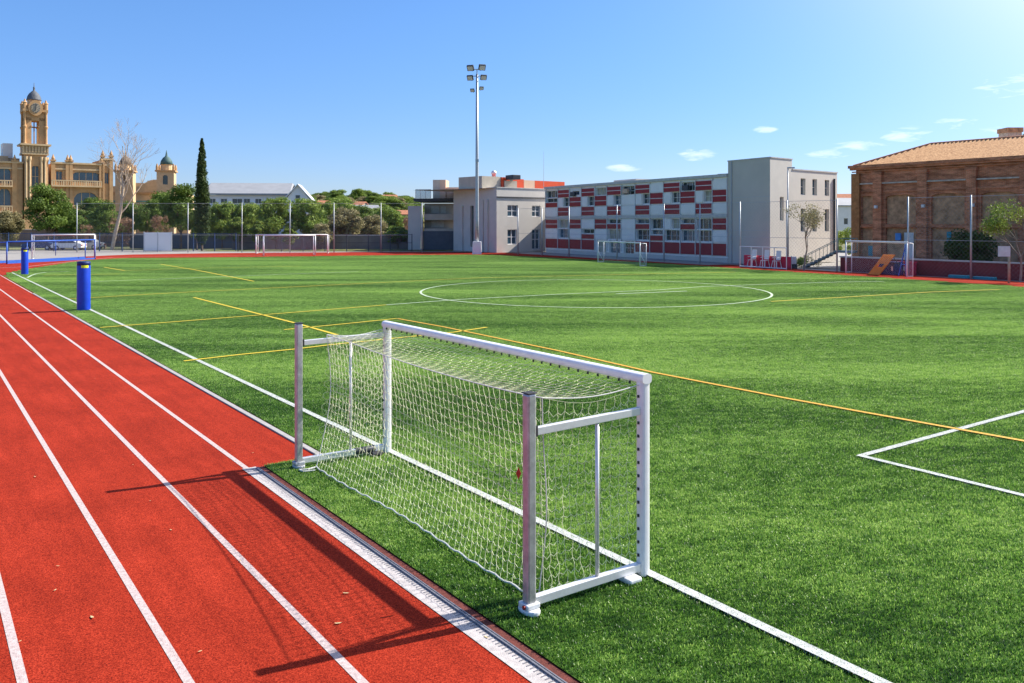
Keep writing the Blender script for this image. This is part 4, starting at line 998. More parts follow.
    for (c, d) in ((zb - 6.5, zb - 2.2), (zb - 10.6, zb - 8.4)): window(tw, fr, cx - .65, cx + .65, c, d, cy - h + .4, M['glass_dark'], 2, 2, pale, .09)
    mb = MB()
    for x in (cx - h + .3, cx - h + .95, cx + h - .95, cx + h - .3): mb.lathe(fr(x, cy - h - .18, zb - 9), [(.30, 0), (.24, .3), (.22, 7.6), (.34, 8.1), (.34, 8.6)], 10)
    for y in (cy - h + .6, cy + h - .6): mb.lathe(fr(cx + h + .18, y, zb - 9), [(.30, 0), (.24, .3), (.22, 7.6), (.34, 8.1), (.34, 8.6)], 10)
    mb.build('half_columns', pale, tw)
    mb = MB(); e = .75
    mb.box(cx - h - e * .5, cx + h + e * .5, cy - h - e * .5, cy + h + e * .5, zb, zb + .4, fr); mb.box(cx - h - e * .3, cx + h + e * .3, cy - h - e * .3, cy + h + e * .3, zb + .4, zc, fr); mb.box(cx - h - e, cx + h + e, cy - h - e, cy + h + e, zc, zc + .35, fr)
    for i in range(9):
        x = cx - h - .2 + (2 * h + .4) * i / 8; mb.box(x - .12, x + .12, cy - h - e * .62, cy - h - e * .3 - .002, zb + .5, zc - .1, fr)
    mb.build('balcony', pale, tw)
    # belfry: corner piers, arches, open middle
    g = h * .90; a0 = zc + .35; mb = MB(); pw = g * .62
    for sx in (-1, 1):
        for sy in (-1, 1):
            X0_, X1_ = sorted((cx + sx * g, cx + sx * (g - pw))); Y0_, Y1_ = sorted((cy + sy * g, cy + sy * (g - pw))); mb.box(X0_, X1_, Y0_, Y1_, a0, zk - 1.2, fr)
            mb.lathe(fr(cx + sx * (g + .12), cy + sy * (g + .12), a0), [(.34, 0), (.26, .3), (.24, 3.0), (.38, 3.4), (.38, 3.6), (.25, 3.7), (.22, 6.0), (.34, 6.4), (.34, 6.7)], 10)
    mb.box(cx - g, cx + g, cy - g, cy + g, zk - 1.8, zk, fr)
    for sx in (-1, 1): mb.box(cx + sx * (g - pw) - .12, cx + sx * (g - pw) + .12, cy - g - .1, cy + g, a0 + 3.4, a0 + 3.7, fr)
    mb.box(cx - .1, cx + .1, cy - .1, cy + .1, a0, zk - 1.8, fr); mb.box(cx - g + pw, cx + g - pw, cy - .1, cy + .1, a0 + 3.4, a0 + 3.65, fr)
    mb.build('belfry', st, tw)
    mb = MB(); mb.box(cx - g - .45, cx + g + .45, cy - g - .45, cy + g + .45, zk, zk + .45, fr); mb.box(cx - g - .1, cx + g + .1, cy - g - .1, cy + g + .1, zk + .45, ze, fr)
    for sx in (-1, 1):
        for sy in (-1, 1): mb.lathe(fr(cx + sx * (g + .1), cy + sy * (g + .1), zk + .45), [(.36, 0), (.36, 1.1), (.46, 1.3), (.24, 1.5), (.08, 2.0)], 8)
    mb.build('crown_ledge', st, tw)
    ck = MB().prism([(1.30 * math.cos(a * math.pi / 12), 1.55 * math.sin(a * math.pi / 12)) for a in range(24)], 0, .6, lambda x, y, z: fr(cx + x, cy - g - .55 + z, zk + .7 + y)).build('clock_surround', st, tw)
    MB().prism([(.85 * math.cos(a * math.pi / 12), 1.0 * math.sin(a * math.pi / 12)) for a in range(24)], 0, .05, lambda x, y, z: fr(cx + x, cy - g - .61 + z, zk + .7 + y)).build('clock_dial', M['clock_face'], ck)
    hd = MB(); f3 = lambda x, y, z: fr(cx + x, cy - g - .66, zk + .7 + z); hd.tube(f3(0, 0, 0), f3(.1, 0, .8), .07, n=4); hd.tube(f3(0, 0, 0), f3(-.1, 0, -.55), .09, n=4)
    for a in range(12): hd.tube(f3(.64 * math.sin(a * math.pi / 6), 0, .74 * math.cos(a * math.pi / 6)), f3(.76 * math.sin(a * math.pi / 6), 0, .9 * math.cos(a * math.pi / 6)), .05, n=4)
    hd.build('clock_hands', M['dark_metal'], ck)
    MB().lathe(fr(cx, cy, ze), [(1.25, 0), (1.2, .7), (1.3, .8), (1.3, .95)], 16).build('drum', pale, tw)
    MB().lathe(fr(cx, cy, ze + .95), [(1.42, 0), (1.34, .2), (1.2, .8), (.9, 1.35), (.5, 1.75), (.22, 2.0), (.16, 2.4), (.22, 2.55), (.07, 2.8), (.04, 3.6)], 16).build('dome', M['dome_slate'], tw, True)
    # low domed chapel wing to the right
    Y3 = 205; t3 = thing('domed_wing', (AX(145, Y3), Y3, 0), 'yellow sandstone wing with curved gables right of the bare tree', 'building'); f4 = frame((AX(108, Y3), Y3), (1, .25)); s_ = lambda px: (px - 108) / F * Y3 * 1.08
    mb = MB(); zt2 = HZ(193, Y3); mb.box(0, s_(178), 0, 12, 0, zt2, f4); zs = HZ(186, Y3)
    mb.box(s_(112), s_(135), .3, 8, zt2, zs, f4); mb.build('wall', pale, t3)
    mb = MB(); mb.box(-.2, s_(178) + .2, -.35, -.004, zt2 - .2, zt2 + .25, f4); mb.build('cornice', st, t3)
    n = 16; pl = [(s_(132) + (s_(165) - s_(132)) * i / n, zt2 + (HZ(179, Y3) - zt2) * math.sin(math.pi * i / n) ** .7) for i in range(n + 1)]
    MB().prism(pl + [(s_(165), zt2 - .1), (s_(132), zt2 - .1)], .1, 10, lambda x, y, z: f4(x, z, y)).build('curved_gable', M['stone_pale'], t3)
    pl2 = [(s_(150) + (s_(161) - s_(150)) * i / 10, zt2 + .1 + (HZ(184, Y3) - zt2) * math.sin(math.pi * i / 10) ** .6) for i in range(11)]
    MB().prism(pl2, -.05, .099, lambda x, y, z: f4(x, z, y)).build('window', M['glass_dark'], t3)
    MB().box(s_(110), s_(172), -.3, -.02, zt2 - 2.2, zt2 - 1.8, f4).build('canopy', mat('canopy_teal', (.16, .34, .30), .7), t3)
    mb = MB(); mb.box(s_(122), s_(162), 3, 11, zt2, HZ(182, Y3), f4); mb.box(s_(140), s_(162), 3.2, 10, HZ(182, Y3), HZ(179.5, Y3), f4); mb.build('attic', pale, t3)
    for px, topy, dm, lb in ((127, 160, mat('dome_brown', (.16, .12, .09), .8), 'small belfry with brown dome seen through the bare tree'), (168, 158, M['dome_green'], 'small belfry with dark green dome right of the yellow wing')):
        Y4 = 200; x = AX(px, Y4); tt = thing('belfry_tower', (x, Y4, 0), lb, 'tower'); f5 = frame((x - 1.9, Y4 - 1.9), (1, .25)); zt4 = HZ(172, Y4); mb = MB()
        wall(mb, f5, 0, 3.8, 0, zt4, [(1.35, 2.45, zt4 - 3.0, zt4 - .8, .4)], .4)
        for A, B in (((3.8, 0), (3.8, 3.8)), ((3.8, 3.8), (0, 3.8)), ((0, 3.8), (0, 0))): mb.quad(f5(*A, 0), f5(*B, 0), f5(*B, zt4), f5(*A, zt4))
        mb.quad(f5(0, 0, zt4), f5(3.8, 0, zt4), f5(3.8, 3.8, zt4), f5(0, 3.8, zt4)); mb.build('shaft', pale, tt)
        MB().box(1.3, 2.5, .35, .45, zt4 - 3.0, zt4 - .8, f5).build('louvre', M['glass_dark'], tt)
        mb = MB(); mb.box(-.35, 4.15, -.35, 4.15, zt4, zt4 + .35, f5)
        for a in (.1, 3.7):
            for b in (.1, 3.7): mb.lathe(f5(a, b, zt4 + .35), [(.3, 0), (.3, .8), (.1, 1.5)], 8)
        mb.build('cornice', st, tt)
        MB().lathe(f5(1.9, 1.9, zt4 + .35), [(1.3, 0), (1.3, 1.3), (1.5, 1.4)], 12).build('lantern', pale, tt)
        MB().lathe(f5(1.9, 1.9, zt4 + 1.75), [(1.45, 0), (1.25, .9), (.8, 1.6), (.3, 2.0), (.2, 2.5), (.05, 3.4)], 12).build('dome', dm, tt, True)
ornate()

# ------------------------------------------------------------------ school: red and white facade
FR0, FR1 = Vector((AX(546, 106.8), 106.8, 0)), Vector((AX(728, 78.5), 78.5, 0)); FD = (FR1 - FR0).normalized(); FL = (FR1 - FR0).length
def school():
    fr = frame(FR0, FD); t = thing('school_building', FR0, 'long three storey school facade chequered with dark red and white panels', 'building')
    def Sx(px): k = (px - 512) / F; return (k * FR0.y - FR0.x) / (FD.x - k * FD.y)
    cb = [0] + [Sx(540 + z * .2049) for z in (90, 147, 205, 270, 330, 400, 468, 540, 606, 688, 762, 845)] + [FL]
    rows = dict(r6=(.65, 1.76), r5=(1.90, 3.0), r4=(3.08, 4.12), r3=(4.60, 5.58), r2=(5.68, 6.78), r1=(6.84, 7.72))
    lay = dict(r1='oRwRoRORWRoRW', r2='rgRgRgWgRgRgR', r3='WRWRWRWRWRWRW', r4='RoRWRrWrogroR'.replace('g', 'g'), r5='WoWrWoWorooo' + 'W', r6='RRRRDDDRRRRRR')
    mb = MB(); ops = []; wins = []; reds = []; whites = []
    for k, s in lay.items():
        z0, z1 = rows[k]
        for i, c in enumerate(s):
            a, b = cb[i] + .05, cb[i + 1] - .05
            if c == 'R': reds.append((a, b, z0, z1))
            elif c == 'r': reds.append((a, b, z0, z0 + (z1 - z0) * .52)); ops.append((a + .05, b - .05, z0 + (z1 - z0) * .54, z1)); wins.append((ops[-1], 2, 1))
            elif c == 'o': ops.append((a + .05, b - .05, z0 + .02, z1)); wins.append((ops[-1], 3, 1))
            elif c == 'O': ops.append((a, b, z0 - .2, z1)); wins.append((ops[-1], 2, 2))
            elif c == 'g': whites.append((a, a + (b - a) * .42, z0, z1)); ops.append((a + (b - a) * .46, b - .03, z0 + .05, z1)); wins.append((ops[-1], 2, 2))
            elif c == 'w': ops.append((a + .5, b - .5, z0 + .2, z1 - .2)); wins.append((ops[-1], 1, 1))
            elif c == 'W': whites.append((a, b, z0, z1))
            elif c == 'D': ops.append((a + .25, b - .25, .25, z1)); wins.append((ops[-1], 2, 2))
    wall(mb, fr, 0, FL, 0, 7.96, ops, .34)
    for A, B in (((FL, 0), (FL, 11)), ((FL, 11), (0, 11)), ((0, 11), (0, 0))): mb.quad(fr(*A, 0), fr(*B, 0), fr(*B, 7.96), fr(*A, 7.96))
    mb.build('wall', M['plaster_white'], t)
    MB().prism([(4.45, 107.1), (13, 112), (13, 116), (5.1, 112.4)], 0, 5.0).build('shadow_caster', M['plaster_grey'], t)  # low block hidden behind the facade, added to cast the wing's diagonal shadow
    MB().box(-.1, FL, -.22, 11.2, 7.96, 8.24, fr).build('roof_slab', M['coping'], t)
    MB().box(0, FL, -.16, -.003, 4.2, 4.5, fr).build('floor_band', M['coping'], t)
    MB().box(FL * .36, FL * .49, 2, 7, 8.241, 8.6, fr).build('roof_plant', M['plaster_grey'], t)
    for o, nx_, nz_ in wins: window(t, fr, o[0] - .02, o[1] + .02, o[2] - .0, o[3], .22, random.choice([M['glass_dark'], M['glass_blue'], M['glass_dark'], M['blind']]), nx_, nz_, None, .045)
    for a, b, z0, z1 in reds:
        m_ = MB(); zm = (z0 + z1) / 2
        if .8 < z1 - z0 and z0 > 1: m_.box(a, b, -.10, -.004, z0, zm - .035, fr).box(a, b, -.10, -.004, zm + .035, z1, fr)
        else: m_.box(a, b, -.10, -.004, z0, z1, fr)
        p = m_.build('red_panel', M['red_panel'], t)
        if z0 > 1: MB().box(a, b, -.13, -.005, (zm if z1 - z0 > .8 else z1) - .034, (zm if z1 - z0 > .8 else z1) + .034, fr).build('rail', M['frame_light'], p)
    for a, b, z0, z1 in whites: MB().box(a, b, -.085, -.004, z0, z1, fr).build('white_panel', M['plaster_white'], t)
    mb = MB()
    for i in range(14): x = min(max(cb[i], .04), FL - .04); mb.box(x - .035, x + .035, -.15, -.003, .6, 7.88, fr)
    mb.build('mullion_grid', M['frame_light'], t)
    mb = MB(); mb.box(0, FL, -.05, -.003, 0, .45, fr); mb.build('plinth', M['plaster_grey'], t)
    MB().box(-1, FL + 2, -4.2, -.3, -.06, .03, fr).build('terrace', M['concrete_ground'], t)
    # ducts and awnings seen on the upper floor
    for i, m_ in ((2, 'dark_metal'), (10, 'dark_metal'), (6, 'peach_panel')): MB().box(cb[i] + .5, cb[i] + 1.4, -.35, -.101, 6.9, 7.4, fr).build('air_conditioner', M[m_], t, bevel=.03)
    # tall block
    C0 = FR1; C1 = C0 + FD * 5.18; SD = Vector((.76, .65, 0)).normalized(); C2 = C1 + SD * 3.5; C3 = C1 + SD * 11.4
    t2 = thing('grey_block', C1, 'taller plain grey and cream block at the right end of the school', 'building')
    f1 = frame(C0, FD); f2 = frame(C1, SD); zt = 9.36; bk = Vector((-SD.y, SD.x, 0))
    mb = MB(); wall(mb, f1, 0, 5.18, 0, zt, [], .2)
    mb.quad(f1(0, 3.5, 7), f1(0, 0, 7), f1(0, 0, zt), f1(0, 3.5, zt)); B1 = C2 + bk * 5.2; B0 = C0 + SD * 3.5
    mb.quad((C0.x, C0.y, 0), (C0.x, C0.y, zt), (B0.x, B0.y, zt), (B0.x, B0.y, 0)); mb.quad((B0.x, B0.y, 0), (B0.x, B0.y, zt), (C2.x, C2.y, zt), (C2.x, C2.y, 0))
    mb.quad((C0.x, C0.y, zt), (C1.x, C1.y, zt), (C2.x, C2.y, zt), (B0.x, B0.y, zt)); mb.build('grey_wall', M['plaster_block'], t2)
    mb = MB(); o1 = [(1.55, 2.15, 3.9, 6.0)]; wall(mb, f2, 0, 3.5, 0, zt, o1, .3)
    z2 = 8.45; wz = [(4.95, 5.75), (6.95, 7.75), (9.15, 9.95)]; o2 = [(a, b, 6.25, 7.75) for a, b in wz] + [(a, b, 2.9, 5.0) for a, b in wz]; wall(mb, f2, 3.5, 11.4, 0, z2, o2, .3, .002)
    mb.quad(f2(3.5, .002, z2), f2(11.4, .002, z2), f2(11.4, 8, z2), f2(3.5, 8, z2)); mb.quad(f2(11.4, 0, 0), f2(11.4, 8, 0), f2(11.4, 8, z2), f2(11.4, 0, z2)); mb.quad(f2(11.4, 8, 0), f2(3.5, 8, 0), f2(3.5, 8, z2), f2(11.4, 8, z2)); mb.build('cream_wall', M['plaster_cream'], t2)
    for o in o1 + o2: window(t2, f2, *o, .2, M['glass_blue'], 1, 2, M['frame_light'], .05)
    MB().box(3.5, 11.45, -.06, .25, z2, z2 + .12, f2).build('coping', M['coping'], t2); MB().box(-.05, 5.2, -.05, .2, zt, zt + .1, f1).box(-.0, 3.5, 0.0, .2, zt + .003, zt + .1, lambda x, y, z: f2(x + .06, y - .05, z)).build('parapet', M['coping'], t2)
    MB().tube(f2(10.75, -.09, 1.0), f2(10.75, -.09, 7.9), .09).build('downpipe', M['dark_metal'], t2); MB().tube(f1(.5, -.07, 0), f1(.5, -.07, zt), .05).build('downpipe', M['galv'], t2)
    MB().box(0, 5.18, -.012, -.001, 6.0, 6.03, f1).box(0, 5.18, -.012, -.001, 3.0, 3.03, f1).build('joint', M['galv'], t2)
    # stair at the right end, mostly seen from its side
    q = G(832, 268.5); f6 = frame(q + Vector((.7, .6, 0)), (.6, -.35)); s = thing('outside_stair', q, 'grey-green outside stair with railings beside the cream wall', 'stairs')
    mb = MB()
    for i in range(9): mb.box(-2.6 + i * .30, -2.28 + i * .30, -.9, .7, .16 * i, .16 * (i + 1), f6)
    mb.box(.12, 1.4, -.9, .7, 1.28, 1.44, f6); mb.build('steps', mat('stair_green', (.22, .26, .25), .8), s)
    mb = MB()
    for y in (-.9, .7):
        for i in range(0, 10, 2): mb.tube(f6(-2.45 + i * .3, y, .16 * i), f6(-2.45 + i * .3, y, .16 * i + 1.0), .02, n=5)
        mb.tube(f6(-2.45, y, 1.0), f6(.25, y, 2.44), .025, n=5); mb.tube(f6(.25, y, 2.44), f6(1.4, y, 2.44), .025, n=5); mb.tube(f6(1.38, y, 1.44), f6(1.38, y, 2.44), .025, n=5)
    mb.build('railing', mat('rail_teal', (.16, .26, .24), .5), s)
school()

def grey_wing():
    C = Vector((AX(496.6, 106.5), 106.5, 0)); A = Vector((AX(453.5, 116), 116, 0)); B = Vector((AX(549, 112.5), 112.5, 0))
    t = thing('school_wing', C, 'pale grey school wing with plain corner walls behind the floodlight mast', 'building')
    fa = frame(A, C - A); fb = frame(C, B - C); la, lb = (C - A).length, (B - C).length; H_ = 8.15; mb = MB()
    wall(mb, fa, 0, la, 0, H_, [(4.6, 5.5, 0.6, 6.0)], .35); mb.build('shaded_wall', M['plaster_grey'], t)
    MB().box(4.65, 5.45, .30, .4, .6, 6.0, fa).build('window', M['glass_dark'], t)
    mb = MB(); s = lambda px: (lambda k: (k * C.y - C.x) / ((B - C).normalized().x - k * (B - C).normalized().y))((px - 512) / F)
    o = [(s(507.5), s(518), 4.55, 6.0), (s(532), s(540.5), 4.55, 6.0), (s(507.5), s(517), 1.0, 2.9), (s(532), s(540), .3, 2.9)]
    wall(mb, fb, 0, lb, 0, H_, o, .3); mb.quad(fb(0, 0, H_ - .01), fb(lb, 0, H_ - .01), fb(lb, 14, H_ - .01), fb(-3, 14, H_ - .01)); mb.quad(fb(lb, 0, 0), fb(lb, 14, 0), fb(lb, 14, H_), fb(lb, 0, H_)); mb.build('lit_wall', M['plaster_grey'], t)
    for w in o: window(t, fb, *w, .18, M['glass_blue'], 2, 2, M['white_paint'], .08)
    MB().box(0, lb, -.14, -.002, 6.95, 7.06, fb).build('drip_line', M['dark_metal'], t)
    for fq, l_ in ((fa, la), (fb, lb)): MB().box(-.06, l_ + .03, -.09, .3, H_, H_ + .1, fq).build('coping', M['coping'], t)
    for x, w in ((2.3, .5), (6.6, 1.5), (8.6, .8)): MB().box(x, x + w, -.25 if w < 1 else -.12, -.003, 0, 6.7 if w != .5 else 6.0, fa).build('pilaster', M['plaster_grey'], t)
    # top storey, set back, with orange and peach panels
    z0 = H_ + .0
    for a, b, zt, m in ((s(512), s(520), 10.0, 'orange_panel'), (s(520.2), s(523), 9.9, 'slate_gate'), (s(523.2), s(534), 9.85, 'orange_panel'), (s(534.2), s(545), 9.75, 'peach_panel'), (s(545.2), s(575), 9.75, 'orange_panel')):
        MB().box(a, b, 2.0, 7, z0, zt - .35, fb).build('attic_panel', M[m], t)
    MB().box(s(493), s(512) - .01, 2.2, 7, z0, 9.7, fb).box(6.0, 9.0, 2.6, 4.5, z0, 9.2, fa).build('attic_wall', M['plaster_tan'], t)
    MB().box(2.6, 5.8, 1.6, 2.58, z0, 9.6, fa).build('attic_panel', M['orange_panel'], t)
    q = fa(la - 5.6, 3, 9.2); MB().lathe(q, [(.3, 0), (.28, 1.0), (.36, 1.05), (.36, 1.3), (.15, 1.5)], 10).build('roof_vent', M['alu_light'], t, True)
    MB().box(la - 2.4, la - .6, 2.8, 4, 9.31, 9.9, fa).build('roof_unit', M['dark_metal'], t, bevel=.05)
    MB().tube(fb(lb - .4, .6, H_), fb(lb - .4, .6, 13.2), .03, .015, 5).build('antenna', M['galv'], t)
    # terraced annex at the left
    t2 = thing('terraced_annex', (AX(430, 120), 120, 0), 'stepped concrete annex with glass railed roof terrace left of the grey wing', 'building')
    Y = 119; f = frame((AX(408, Y), Y), (1, -.06)); X = lambda px: (px - 408) / F * Y; Zh = lambda py: HZ(py, Y)
    mb = MB(); ops = [(X(423.5), X(438), Zh(221), Zh(206)), (X(439), X(452), Zh(231), Zh(220.5))]
    wall(mb, f, 0, X(421), 0, Zh(206), [], .3); mb.quad(f(0, 0, 0), f(0, 8, 0), f(0, 8, Zh(206)), f(0, 0, Zh(206))); mb.quad(f(0, 0, Zh(206)), f(X(421), 0, Zh(206)), f(X(421), 8, Zh(206)), f(0, 8, Zh(206)))
    mb.box(X(421), X(454), 3.0, 9, 0, Zh(203), f); mb.build('wall', M['plaster_grey'], t2)
    MB().box(X(414), X(456), -.4, 9, Zh(201.5), Zh(198.5), f).build('terrace_slab', M['dark_metal'], t2)
    MB().box(X(424), X(454), .2, 3, Zh(220), Zh(214), f).box(X(424), X(454), .2, 3, Zh(232), Zh(228.5), f).build('balcony', M['plaster_tan'], t2)
    for a, b, c, d in ((428, 436, 213, 206), (438, 443, 213, 206), (428, 441, 227.5, 220.5)): window(t2, f, X(a), X(b), Zh(c), Zh(d), 2.9, M['frame_light'], 2, 1)
    MB().box(X(423), X(454), .1, .3, 0, Zh(231), f).build('gate', M['slate_gate'], t2)
    MB().tube(f(X(422.3), -.1, 0), f(X(422.3), -.1, Zh(203)), .12).build('column', M['galv'], t2)
    MB().box(X(432), X(439), 1, 4.5, Zh(198.4), Zh(179.5), f).build('stair_tower', M['plaster_tan'], t2); MB().box(X(439.1), X(452), 1, 4.5, Zh(198.4), Zh(179.5), lambda x, y, z: f(x * .45 + X(439.1) * .55, y, z)).build('stair_tower', M['peach_panel'], t2)
    MB().box(X(445.4), X(466), 1.2, 4, Zh(198.4), Zh(187), f).build('attic', M['peach_panel'], t2)
    m_ = bpy.data.materials.new('railing_glass'); m_.use_nodes = True; b = m_.node_tree.nodes['Principled BSDF']; b.inputs['Base Color'].default_value = (.25, .42, .5, 1); b.inputs['Alpha'].default_value = .45; b.inputs['Roughness'].default_value = .1
    MB().box(X(416), X(431.5), -.3, -.27, Zh(198.3), Zh(189.8), f).build('glass_railing', m_, t2)
    mb = MB()
    for px in (416, 421, 426, 431.5): mb.tube(f(X(px), -.33, Zh(198.4)), f(X(px), -.33, Zh(189.5)), .035, n=5)
    mb.tube(f(X(416), -.33, Zh(189.6)), f(X(431.5), -.33, Zh(189.6)), .035, n=5); mb.build('railing_frame', M['galv'], t2)
grey_wing()

# ------------------------------------------------------------------ brick hall
def brick_hall():
    A = Vector((AX(856, 73), 73, 0)); D = -UD; fr = frame(A, D); L_ = 34; H_ = 8.5
    t = thing('brick_hall', A, 'old red brick hall with piers and a tiled hip roof at the right', 'building')
    pcs = [2.1 + 3.86 * i for i in range(9)]; ops = []
    bays = [(.5, 1.7)] + [(p + .62, p + 3.86 - .62) for p in pcs if p + 3.86 < L_]
    for a, b in bays: ops += [(a, b, 3.6, 6.0, .18 if b - a > 1.5 else .1), (a, b, .4, 3.25)]
    mb = MB(); wall(mb, fr, 0, L_, 0, H_, ops, .22)
    for p, q in (((L_, 0), (L_, 8.6)), ((L_, 8.6), (0, 8.6)), ((0, 8.6), (0, 0))): mb.quad(fr(*p, 0), fr(*q, 0), fr(*q, H_), fr(*p, H_))
    mb.build('wall', BRICK, t)
    for o in ops: MB().box(o[0] - .02, o[1] + .02, .221, .30, o[2], o[3], fr).build('infill_panel', M['brick_tan'], t)
    for p in pcs:
        if p < L_: MB().box(p - .38, p + .38, -.28, -.003, 0, 7.72, fr).box(p - .44, p + .44, -.34, -.003, 7.72, 7.95, fr).build('pier', BRICK, t)
    MB().box(-.28, .46, -.28, -.003, 0, 7.9, fr).build('pier', mat('brick_orange', (.36, .16, .06), .9, 0, .3, 3), t)
    mb = MB(); mb.box(-.3, L_, -.20, -.004, 6.95, 7.07, fr); mb.build('string_course', M['stone_band'], t)
    mb = MB(); mb.box(-.3, L_, -.12, -.004, 6.28, 6.40, fr).box(-.32, L_, -.14, -.004, 8.0, 8.1, fr).box(-.40, L_, -.32, -.004, 8.2, 8.36, fr).box(-.5, L_, -.44, .2, 8.361, 8.598, fr).box(-.3, L_, -.12, -.004, 3.32, 3.45, fr); mb.build('cornice', BRICK, t)
    # pale render scars, lamps and small openings
    MB().box(3.65, 4.1, -.18, -.005, 2.25, 2.85, fr).build('wall_box', M['cloth_blue'], t, bevel=.03)
    for a, b, c, d, mm in ((4.25, 5.05, .3, 2.9, 'frame_light'), (1.05, 1.5, .9, 1.75, 'teal'), (7.75, 8.1, 2.05, 3.0, 'teal')): MB().box(a, b, .14, .2, c, d, fr).build('shutter', M[mm], t)
    for x in (6.16, 10.02, 2.1):
        MB().box(x - .12, x + .12, -.55, -.285, 4.9, 5.15, fr).build('wall_lamp', M['frame_light'], t, bevel=.03)
    # hip roof with ribbed tiles
    a = 4.3; RH = 10.35; e = .6; rf = MB(); e = .15; nx_ = int((L_ + e) / .17); y0 = -e; 
    def zsl(y): return H_ + .02 + (RH - H_) * (y - y0) / (a - y0)
    cols = []
    for i in range(nx_ + 1):
        x = -e + .17 * i; bump = .10 * (1 if i % 2 == 0 else 0); ymax = min(a, y0 + (x + e)) ; col = [fr(x, y0 + (ymax - y0) * j / 6, zsl(y0 + (ymax - y0) * j / 6) + bump) for j in range(7)]; cols.append(col)
    for c, d in zip(cols[:-1], cols[1:]):
        for j in range(6): rf.quad(c[j], d[j], d[j + 1], c[j + 1])
    rf.quad(fr(-e, y0, H_ + .02), fr(a, a, RH), fr(-e, 8.6 + e, H_ + .02)); rf.quad(fr(a, a, RH), fr(L_, a, RH), fr(L_, 8.6 + e, H_ + .02), fr(-e, 8.6 + e, H_ + .02))
    rf.build('roof', M['roof_tile'], t)
    rd = MB(); rd.tube(fr(a, a, RH + .02), fr(L_, a, RH + .02), .13, n=8); rd.tube(fr(-e, y0, H_ + .06), fr(a, a, RH + .04), .12, n=8); rd.build('ridge_tiles', M['terracotta'], t)
    MB().box(-e, L_, -e - .06, -e + .1, H_ - .06, H_ + .05, fr).build('gutter', M['dark_metal'], t)
    # masonry tower behind the ridge
    Y = 82; t2 = thing('brick_chimney_stack', (AX(1016, Y), Y, 0), 'square masonry stack rising behind the tiled ridge at the right edge', 'chimney')
    MB().box(AX(1008, Y), AX(1022, Y), Y, Y + 1.6, 0, HZ(132, Y)).build('stack', M['stone_band'], t2); MB().box(AX(1007, Y), AX(1023, Y), Y - .1, Y + 1.7, HZ(132, Y), HZ(127.5, Y)).build('cap', M['brick_tan'], t2)
    c = copy_tree(TR['dark'][0]); Yc = 84; c.location = (AX(1036, Yc), Yc, 0); c.scale = (.62, .62, HZ(127, Yc) / TR['dark'][1]); tag(c, 'dark tree crown just showing behind the masonry stack', 'tree'); 
    if 'group' in c: del c['group']
    # low red wall between hall and track
    W0_, W1_ = G(838, 270.6), G(1085, 283.5); fw = frame(W0_ + VD * .3, W1_ - W0_); l_ = (W1_ - W0_).length
    w = thing('red_wall', W0_, 'long low dark red rendered wall in front of the brick hall', 'wall')
    MB().box(0, l_, 0, .25, -.08, 1.02, fw).build('wall', M['red_wall'], w); MB().box(-.05, l_, -.06, .31, 1.02, 1.12, fw).build('coping', M['coping'], w)
    # blue mats lying at the wall foot
    pr = None
    for px, py, lb in ((960, 277.6, 'small blue foam mat at the foot of the red wall, left of the other'), (985, 279.3, 'blue foam mat at the foot of the red wall, nearer the white sign')):
        q = G(px, py); fq = frame(q, W1_ - W0_); m_ = MB().box(-.7, .7, -.25, .15, GZ - .03, .17, fq).build('foam_mat', M['teal'], None, bevel=.05); tag(m_, lb, 'mat', 'blue mats at the red wall')
brick_hall()

# ------------------------------------------------------------------ things by the right hand goal
q = G(868, 274.2); dd = G(907, 277.2) - G(846, 273); fo = frame(q, dd)
t = thing('orange_board', q, 'bright orange slotted board leaning inside the right hand goal', 'board')
mb = MB(); w = 1.0
def ob(x, y, z): return fo(x + z * .62, y + z * .35, z)
for a, b, c, d in ((0, w, .0, .55), (0, .28, .55, .78), (.72, w, .55, .78), (0, w, .78, 1.45)): mb.box(a, b, 0, .07, c, d, ob)
mb.build('board', M['orange_board'], t); MB().tube(ob(.1, .1, 1.3), fo(1.3, 1.4, 0), .03).tube(ob(.9, .1, 1.3), fo(2.1, 1.4, 0), .03).build('strut', M['dark_metal'], t)
for px, m, lb, ww in ((884, 'foam_navy', 'dark blue padded crate behind the orange board', 1.5), (897, 'fabric_red', 'dark red padded crate at the right post of the goal', 1.3)):
    Q = G(px, 274.6); fq = frame(Q, dd); t = thing('padded_crate', Q, lb, 'crate', 'padded crates in the right goal')
    MB().box(-ww / 2, ww / 2, .2, 1.2, GZ - .03, .82, fq).build('body', M[m], t, bevel=.05); MB().box(-ww / 2 - .03, ww / 2 + .03, .17, 1.23, .83, .92, fq).build('lid', M[m], t, bevel=.02)
    MB().box(ww / 2 - .25, ww / 2 - .15, .16, .195, .3, .6, fq).build('handle', M['frame_light'], t)
Q = G(904.5, 276.2); fq = frame(Q, dd); t = thing('folded_frame', Q, 'narrow blue A-shaped trestle leaning at the right goal post', 'trestle')
MB().tube(fq(-.5, 0, 0), fq(0, .1, 2.1), .04).tube(fq(.15, 0, 0), fq(0, .1, 2.1), .04).tube(fq(-.3, .03, .8), fq(.1, .03, .8), .03).build('legs', M['blue_metal'], t)
MB().box(-.05, .05, .06, .14, 2.05, 2.2, fq).build('cap', M['blue_metal'], t)
# sign
Q = G(1009, 283); t = thing('court_sign', (Q.x, Q.y, 0), 'blank pinkish white square board on a wooden post by the track', 'sign')
MB().tube((Q.x, Q.y, GZ - .03), (Q.x, Q.y, 2.25), .075, n=8).build('post', M['bark_pale'], t, True); MB().box(Q.x - .72, Q.x + .02, Q.y - .11, Q.y - .078, 1.62, 2.25).build('board', M['sign_white'], t)
